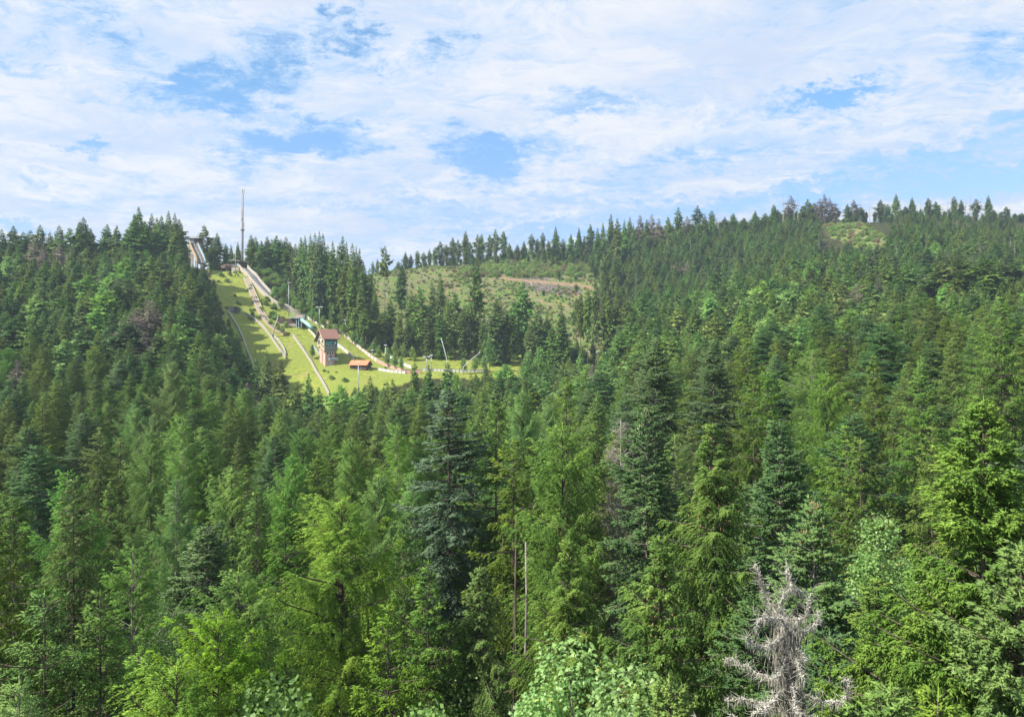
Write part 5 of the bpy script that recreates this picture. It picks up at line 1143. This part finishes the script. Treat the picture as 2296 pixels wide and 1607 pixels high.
def small_hut(px, py, D, w, d_, h, rh, rz, wmat, rmat, label, name='hut'):
    x = X(px, D); z = Z(py, D) if py else gz(x, D)
    z = min(z, gz(x, D) + .5)
    o = empty(name, (x, D, z), rz); tag(o, label, 'hut')
    b = MB(); b.box(-w / 2, w / 2, 0, d_, -1.2, h); V = [(-w / 2, 0, h), (w / 2, 0, h), (w / 2, d_, h), (-w / 2, d_, h), (-w / 2, d_ / 2, h + rh), (w / 2, d_ / 2, h + rh)]
    b.add(V, [(0, 4, 3), (1, 2, 5)]); b.build('wall', wmat, o)
    e = .45; k = rh / (d_ / 2); b = MB(); t_ = .14
    for s_ in (1, -1):
        y0, y1 = (-e, d_ / 2) if s_ == 1 else (d_ + e, d_ / 2)
        z0, z1 = h - e * k + .01, h + rh + .01
        b.hexa([(-w / 2 - e, y0, z0), (w / 2 + e, y0, z0), (w / 2 + e, y1, z1), (-w / 2 - e, y1, z1), (-w / 2 - e, y0, z0 + t_), (w / 2 + e, y0, z0 + t_), (w / 2 + e, y1, z1 + t_), (-w / 2 - e, y1, z1 + t_)])
    b.build('roof', rmat, o)
    b = MB(); b.box(-w * .32, -w * .18, -.05, -.003, h * .35, h * .8); b.build('window', M['glass'], o)
    b = MB(); b.box(w * .1, w * .26, -.05, -.003, 0, h * .82); b.build('door', M['darkfloor'], o)
    return o
hh = small_hut(803, None, hit(803, 829).y, 5.6, 3.8, 1.7, 1.25, math.radians(-14), M['darkwood'], M['rooforange'], 'long low hut with bright orange tiled roof beside the outrun')
small_hut(506, None, 312, 2.9, 3.0, 1.9, 1.5, math.radians(10), M['darkwood'], M['roofbrown'], 'dark cabin with brown peaked roof between the two start houses')
# shed on the left of the slope
h0 = hit(518, 698.5); o = empty('equipment_shed', tuple(h0), math.radians(-5)); tag(o, 'low black shed with white-topped front on the left of the meadow slope', 'shed')
b = MB(); b.box(-2.3, 2.3, 0, 2.4, -.6, 1.35); b.build('wall', M['darkfloor'], o); b = MB(); b.box(-2.5, 2.4, -.3, 2.6, 1.354, 1.5); b.build('roof', M['darkwood'], o)
b = MB(); b.box(-1.2, 1.1, -.06, -.003, .95, 1.3); b.build('sign_panel', M['white'], o); b = MB(); b.box(-1.1, .9, -.05, -.003, .2, .8); b.build('window', M['bluegrey'], o)

def takeoff():
    D = 269.0; x0 = X(652, D); z = Z(713.5, D)
    o = empty('takeoff_house', (X(668, D), D, z), 0); tag(o, 'take-off deck with railings over a dark shed at the end of the concrete inrun', 'hut')
    xl = X(651, D) - X(668, D); xr = X(685, D) - X(668, D)
    b = MB(); b.box(xl, xr, -1.2, 3.2, -.1, .28); b.build('deck', M['steel'], o)
    b = MB(); xs = X(622, D) - X(668, D); b.box(xs, xl + 2.2, .4, 4, Z(727.5, D) - z - .5, -.104); b.build('shed_wall', M['darkwood'], o)
    b = MB(); b.box(xs, xl + 2.2, .2, .396, Z(727.5, D) - z - .6, Z(725.5, D) - z); b.build('plinth', M['concrete'], o)
    for k, px in enumerate((666, 671, 677)):
        b = MB(); xx = X(px, D) - X(668, D); b.box(xx - .12, xx + .12, -.9, -.66, Z(729.5, D) - z - .8, -.1); b.build('post', M['bluegrey'], o)
    b = MB(); b.box(xl + 2.21, xr - .6, 1.6, 3.1, Z(729.5, D) - z - 1, -.104); b.build('shed_wall', M['glass'], o)
    b = MB(); n = 7
    for k in range(n + 1): xx = xl + (xr - xl) * k / n; b.box(xx - .03, xx + .03, -1.18, -1.12, .28, 1.25)
    b.box(xl, xr, -1.19, -1.11, 1.2, 1.28); b.box(xl, xr, -1.185, -1.115, .72, .78); b.build('railing', M['turq'], o)
    # abutment of the take-off table
    b = MB(); a0 = X(663, D) - X(668, D); a1 = X(680, D) - X(668, D); b.box(a0, a1, .2, 3, .284, Z(706, D) - z); b.build('table_wall', M['pinkwall'], o)
    b = MB(); q0 = P(676, 716.5, 268.5); q1 = P(699, 735, 262.5); g = Vector((X(668, D), D, z)); path = [q0 - g, (q0 + q1) / 2 - g + Vector((0, 0, .1)), q1 - g]
    b.tube(path, .62, 10); b.build('stair_canopy', M['turq'], o, smooth=True)
takeoff()

# flared end of the middle jump
p = medrun[-1]; e = empty('takeoff_table', (p.x, p.y, p.z)); tag(e, 'wooden take-off lip at the end of the yellow-brown inrun', 'ski jump')
b = MB(); b.hexa([(-1.6, .6, -1.2), (.4, -.6, -1.2), (1.2, 1.6, -1.2), (-.6, 2.6, -1.2), (-1.6, .6, .1), (.9, -.9, .05), (1.9, 1.4, .05), (-.6, 2.6, .2)]); b.build('table', M['planks'], e)
b = MB(); b.hexa([(-1.7, .4, .104), (1.0, -1.05, .064), (2.1, 1.4, .064), (-.6, 2.8, .204), (-1.7, .4, .2), (1.0, -1.05, .16), (2.1, 1.4, .16), (-.6, 2.8, .3)]); b.build('deck', M['board'], e)

def judges_tower():
    g0 = hit(742, 819.5); z0 = g0.z; s_ = g0.y / 1734.0
    rz = math.radians(38); o = empty('judges_tower', tuple(g0), rz); tag(o, 'judges tower with red roof, beige side, green signed front and pink base', 'tower')
    W_, Dp = 4.5, 5.6; u0, u1 = -W_ / 2, W_ / 2
    zb, ze, zr, vr = 4.6, 8.9, 11.6, 2.5     # underside of the cabin, eaves, ridge, ridge depth
    b = MB()                                     # pentagonal cabin
    def prism(b, prof, a, c_): n = len(prof); b.add([(a, v, z) for v, z in prof] + [(c_, v, z) for v, z in prof], [tuple(range(n)), tuple(range(2 * n - 1, n - 1, -1))] + [(i, i + n, (i + 1) % n + n, (i + 1) % n) for i in range(n)])
    prof = [(0, zb), (1.6, zb), (1.6, zb + .5), (3.2, zb + .5), (3.2, zb + 1.5), (Dp, zb + 1.5), (Dp, ze - .4), (vr, zr - .2), (0, ze)]
    prism(b, prof, u0, u1); b.build('wall', M['beige'], o)
    b = MB(); b.box(u0 + .003, u1 - .003, -.06, -.003, zb + 1.25, ze - .3); b.build('front_panel', M['greenclad'], o)
    b = MB(); b.box(u0 + .003, u1 - .003, -.07, -.003, zb, zb + 1.246); b.build('front_panel', M['greyclad'], o)
    # roof planes
    rf = MB(); ov = .85; t_ = .16
    sl1 = (zr - ze) / vr
    a = (-.5, ze - .5 * sl1 + .05); c_ = (vr, zr + .02); d_ = (Dp + .8, ze - 1.2)
    prism(rf, [a, c_, (c_[0], c_[1] + t_), (a[0], a[1] + t_)], u0 - ov, u1 + ov); prism(rf, [c_, d_, (d_[0], d_[1] + t_), (c_[0], c_[1] + t_ - .002)], u0 - ov, u1 + ov)
    rf.build('roof', M['roofred'], o)
    b = MB(); prism(b, [(a[0], a[1] - .16), (vr, zr - .15), (vr, zr + .015), (a[0], a[1] - .005)], u0 - ov - .05, u0 - ov + .06); b.build('verge_board', M['frame'], o)
    # lower shaft, stepped back up the slope
    b = MB(); b.box(u0 + .45, u1 - .75, .35, 2.4, -1.5, zb - .003); b.build('shaft_wall', M['pink'], o)
    b = MB(); b.box(u0 + .25, u1 - 1.1, 2.404, 3.9, -.5, zb + .497); b.build('shaft_wall', M['pink'], o)
    b = MB(); b.box(u0 + .5, u1 - 1.2, 3.904, 5.3, 0, zb + 1.497); b.build('shaft_wall', M['beige'], o)
    # windows of the front
    def win(u, z, w, h_, v=-.075, fr=M['frame'], depth=.05):
        f = MB(); f.box(u - w / 2, u + w / 2, v - depth, v - .002, z, z + h_); fo = f.build('window', fr, o)
        f = MB(); f.box(u - w / 2 + .08, u + w / 2 - .08, v - depth - .012, v - depth - .001, z + .08, z + h_ - .08); f.build('pane', M['glass'], fo)
    for u in (-1.45, -.55, .4, 1.45): win(u, zb + 1.3, .72, .82)
    for u in (-.95, -.1, .7): win(u, zb - 1.15, .62, .85, .345)
    win(.15, 2.1, .62, 1.3, .345, M['white'])
    b = MB(); b.box(-.25, .5, .27, .345, 0, 1.55); dr = b.build('door', M['white'], o); b = MB(); b.box(.38, .43, .24, .268, .7, .85); b.build('handle', M['steel'], dr)
    # gable side windows: a row under the roof and a stepped row following the stairs
    def gwin(v, z, w, h_):
        f = MB(); f.box(u0 - .06, u0 - .002, v - w / 2, v + w / 2, z, z + h_); fo = f.build('window', M['frame'], o)
        f = MB(); f.box(u0 - .075, u0 - .061, v - w / 2 + .06, v + w / 2 - .06, z + .1, z + h_ - .06); f.build('pane', M['glass'], fo)
    for k in range(5): gwin(1.9 + k * .62, 8.6 - .02 * k, .46, .75)
    for k in range(3): gwin(.4 + k * .42, zb + 1.25, .34, .7)
    for k in range(3): gwin(1.75 + k * .55, zb + 1.75 + k * .36, .34, .62)
    for k in range(3): gwin(3.7 + k * .6, zb + 2.6, .42, .7)
    b = MB(); b.box(u0 - .09, u0 - .002, 3.5, 4.5, 6.9, 8.3); b.build('loudspeaker_box', M['darkfloor'], o)
    b = MB(); b.box(u0 - .55, u0 - .003, 1.0, 1.9, 7.9, 8.25); b.build('floodlight', M['white'], o)
    b = MB(); b.box(u0 - .05, u0 - .003, 1.5, 4.4, 8.45, 8.58); b.build('ledge', M['frame'], o)
    # signs
    b = MB(); b.box(u0 + .12, u1 - .1, -.12, -.064, zb + 2.2, zb + 3.1); sg = b.build('sign_board', M['teal'], o)
    def text(body, size, u, z, v, mat, par, ext=.01, sx=1.0):
        cu = bpy.data.curves.new('lettering', 'FONT'); cu.body = body; cu.size = size; cu.extrude = ext; cu.materials.append(mat)
        tmp = bpy.data.objects.new('lettering_curve', cu); me_ = bpy.data.meshes.new_from_object(tmp); bpy.data.objects.remove(tmp); to = bpy.data.objects.new('lettering', me_); COL.objects.link(to); to.parent = par; to.location = (u, v, z); to.rotation_euler = (math.radians(90), 0, 0); to.scale = (sx, 1, 1)
    text('Alpenverein', .56, u0 + .22, zb + 2.66, -.135, M['tealtext'], sg, sx=.86); text('Skistadion', .40, u0 + .24, zb + 2.30, -.135, M['tealtext'], sg, sx=1.15)
    b = MB(); b.tube([(1.45, -.14, zb + 2.66), (1.45, -.121, zb + 2.66)], .3, 16); b.build('emblem', M['frame'], sg)
    b = MB(); b.box(-.75, 2.35, -.35, -.25, 1.62, 2.5); s2 = b.build('banner_board', M['white'], o); b = MB(); b.box(-.75, -.7, -.25, .4, 1.7, 2.4); b.box(1.0, 1.06, -.25, .4, 1.7, 2.4); b.build('bracket', M['steel'], s2)
    b = MB(); b.box(-.6, 2.2, -.365, -.352, 1.93, 2.1); b.box(-.6, 1.9, -.365, -.352, 1.66, 1.74); b.build('stripe', M['blue'], s2)
    b = MB(); b.tube([(1.05, -.12, zb + 2.1), (1.0, -.12, 0)], .035, 6); b.build('downpipe', M['steel'], o)
    # outside stair with rail going up the hill on the left
    st = dens_path([(703,776),(712,788),(727,812)], 0); e2 = empty('outside_stair', tuple(st[-1])); tag(e2, 'grey outside stair with handrail climbing the bank left of the judges tower', 'stair')
    q = [p_ - st[-1] for p_ in st]; b = MB(); 
    path = [Vector((p_.x, p_.y, gz((p_ + st[-1]).x, (p_ + st[-1]).y) - st[-1].z)) for p_ in q]; strip(b, path, -.45, .45, -.3, .25); b.build('steps', M['board'], e2)
    b = MB(); strip(b, path, -.5, -.44, .254, 1.1); b.build('handrail', M['steel'], e2)
judges_tower()

def lamp(px, yt, yb, label, D=None, double=False, group='floodlight poles around the ski jumps'):
    g0 = hit(px, yb) if D is None else Vector((X(px, D), D, gz(X(px, D), D))); H = Z(yt, g0.y) - g0.z
    o = empty('lamp_post', (g0.x, g0.y, g0.z)); tag(o, label, 'lamp post', group)
    b = MB(); b.tube([(0, 0, -.5), (0, 0, H * .5), (0, 0, H)], [.16, .12, .08], 8); b.build('pole', M['steel'], o, smooth=True)
    for s_ in ((-1, 1) if double else (0,)):
        b = MB(); b.hexa([(s_ * .75 - .5, -.35, H - .05), (s_ * .75 + .5, -.35, H - .05), (s_ * .75 + .5, .35, H - .02), (s_ * .75 - .5, .35, H - .02), (s_ * .75 - .42, -.3, H + .16), (s_ * .75 + .42, -.3, H + .16), (s_ * .75 + .42, .3, H + .2), (s_ * .75 - .42, .3, H + .2)]); b.build('lamp_head', M['white'], o)
lamp(528, 542, 622, 'tall pale floodlight pole standing before the start house at the top', double=True)
lamp(647.5, 634, 710, 'tall pale floodlight pole behind the take-off deck')
lamp(716, 688.5, 735, 'floodlight pole with a second low arm right behind the judges tower roof', double=True)
lamp(774.5, 718, 745, 'short floodlight pole by the dark wood right of the red and white wall'); lamp(785, 730, 755, 'second short floodlight pole, just lower right of the one by the dark wood')
lamp(897, 753, 784, 'floodlight pole on the bank before the spruce belt'); lamp(864.4, 774, 818, 'thin floodlight pole between the red curb and the curved white wall')
lamp(967, 797, 832, 'slim pole behind the long white fence wall'); lamp(956.5, 800, 829, 'shorter pole next to the slim pole at the long white fence wall', double=True)
lamp(1091, 799, 833, 'slim pole at the right end of the long white fence wall'); lamp(803.5, 812, 880, 'tall pole in front of the orange-roofed hut, its foot among the trees', D=228)
lamp(835, 785, 800, 'short post on the slope by the red curb wall')

def lean_pole(pts, D, r, label, mat='white'):
    Q = [P(a, b_, D) for a, b_ in pts]; g = Q[-1].copy(); g.z = min(g.z, gz(g.x, g.y))
    o = empty('leaning_pole', tuple(g)); tag(o, label, 'pole'); q = [p_ - g for p_ in Q] + [Vector((Q[-1].x - g.x, 0, -.4))]
    b = MB(); b.tube(q, [r * .7] + [r] * (len(q) - 1), 7); b.build('shaft', M[mat], o, smooth=True)
    b = MB(); b.tube([q[0], q[0] + Vector((-.25, 0, .12))], [r * 1.6, r], 7); b.build('nozzle', M[mat], o)
lean_pole([(990,761),(992,768),(997,786),(1002.5,808)], 246, .14, 'curved pale lance leaning left over the outrun meadow')
lean_pole([(1076,790),(1060,803),(1038.6,823)], 243, .12, 'pale lance leaning steeply right over the outrun meadow')
lean_pole([(624,709),(617,730),(609,755)], hit(609, 756).y, .22, 'pale beam leaning beside the curved concrete wall', 'board')

def gate():
    for px0, px1, lab in ((910, 921, 'pink block at the left of the outrun gate'), (931, 943, 'pink block at the right of the outrun gate')):
        D = hit((px0 + px1) / 2, 838).y; xa, xb = X(px0, D), X(px1, D); g = gz((xa + xb) / 2, D); o = empty('gate_block', ((xa + xb) / 2, D, g)); tag(o, lab, 'gate'); w = (xb - xa) / 2
        b = MB(); b.box(-w, w, 0, .8, -.5, 1.25); b.build('block', M['pinkwall'], o, bevel=.03); b = MB(); b.box(-w - .08, w + .08, -.08, .88, 1.254, 1.36); b.build('cap', M['concrete'], o)
gate()

def mast():
    D = 333.0; x = X(543.5, D); g = gz(x, D); H = Z(424.5, D) - g
    o = empty('antenna_mast', (x, D, g)); tag(o, 'tall slim antenna mast rising above the ridge against the clouds', 'mast')
    b = MB(); b.tube([(0, 0, -.5), (0, 0, 9), (.1, 0, 16), (.2, 0, 24), (.3, 0, H)], [.55, .48, .40, .28, .22], 10); b.build('column', M['mast'], o, smooth=True)
    b = MB(); b.tube([(0.05, 0, Z(516.5, D) - g), (0.05, 0, Z(515, D) - g)], .98, 16); b.build('platform', M['mast'], o)
    for dx, z0, z1, r in ((-.45, 425.5, 433, .26), (.45, 425, 434, .24), (-.72, 470, 484, .22), (-.55, 489, 494, .2), (.5, 499, 512, .16)):
        b = MB(); za, zb_ = Z(z1, D) - g, Z(z0, D) - g; b.box(.2 + dx - r, .2 + dx + r, -r, r, za, zb_); b.box(min(.2, .2 + dx), max(.2, .2 + dx), -.05, .05, (za + zb_) / 2 - .06, (za + zb_) / 2 + .06); b.build('antenna_panel', M['white'], o, bevel=.04)
    b = MB(); b.tube([(-.62, -.2, 0), (-.25, -.2, H * .93)], .07, 5); b.build('cable', M['board'], o)
mast()

# felled trunks and stumps on the clearing
def felled():
    r_ = np.random.RandomState(3); b = MB(); n = 0
    while n < 620:
        y = r_.uniform(286, 425); px = r_.uniform(820, 1360); x = X(px, y); z = gz(x, y); py = CY - F * z / y
        if not inpoly(px, py, CLEAR) or (px > 1050 and py < 615): continue
        a = r_.uniform(0, 3.14); l = r_.uniform(.8, 5.5) if r_.rand() < .6 else 0
        if l: x2, y2 = x + math.cos(a) * l, y + math.sin(a) * l; b.tube([(x, y, z + .15), (x2, y2, gz(x2, y2) + .2)], [.14, .08], 5)
        else: b.tube([(x, y, z - .2), (x, y, z + r_.uniform(.3, .8))], [.22, .18], 6)
        n += 1
    o = b.build('felled_wood', M['bark_pale']); tag(o, 'pale felled trunks and stumps lying on the cleared hillside', kind='stuff')
felled()
for i, (px, yt, D) in enumerate([(1274, 600, 330), (1217, 640, 318), (1282, 600, 345), (1007, 640, 335), (905, 640, 330), (1131, 625, 338), (792, 700, 270), (978, 640, 345)]):
    x = X(px, D); g = gz(x, D); H = min(9, max(4, Z(yt, D) - g)); tree('snag', x, D, H, .42, f'thin bare dead stem on the cleared hillside, {ORD[sorted([1274,1217,1282,1007,905,1131,792,978]).index(px)]} from the left', 'bare stems on the clearing')

def bird():
    D = 150.0; p_ = P(281, 97, D); o = empty('bird', tuple(p_), .6); tag(o, 'tiny dark bird flying high in the clouds at upper left', 'bird')
    b = MB(); b.tube([(0, -.22, 0), (0, -.1, .01), (0, .08, 0), (0, .26, -.01)], [.015, .06, .055, .02], 7)
    b.add([(0, .02, .03), (.2, .06, .12), (.46, -.02, .08), (.2, -.06, .1)], [(0, 1, 2, 3)]); b.add([(0, .02, .03), (-.2, .06, .12), (-.46, -.02, .08), (-.2, -.06, .1)], [(3, 2, 1, 0)])
    b.build('body', M['darkfloor'], o)
bird()

# ------------------------------------------------------------------ haze
def haze():
    b = MB(); b.box(-800, 800, -800, 800, -60, 108)
    m, t = new_mat('haze'); v = t.n('ShaderNodeVolumePrincipled'); v.inputs['Color'].default_value = (.66, .82, 1.0, 1); v.inputs['Density'].default_value = HAZE; v.inputs['Anisotropy'].default_value = .2
    o = t.n('ShaderNodeOutputMaterial'); t.L.new(v.outputs[0], o.inputs['Volume'])
    h = b.build('haze', m); tag(h, kind='stuff')
HAZE = 0.00025
haze()
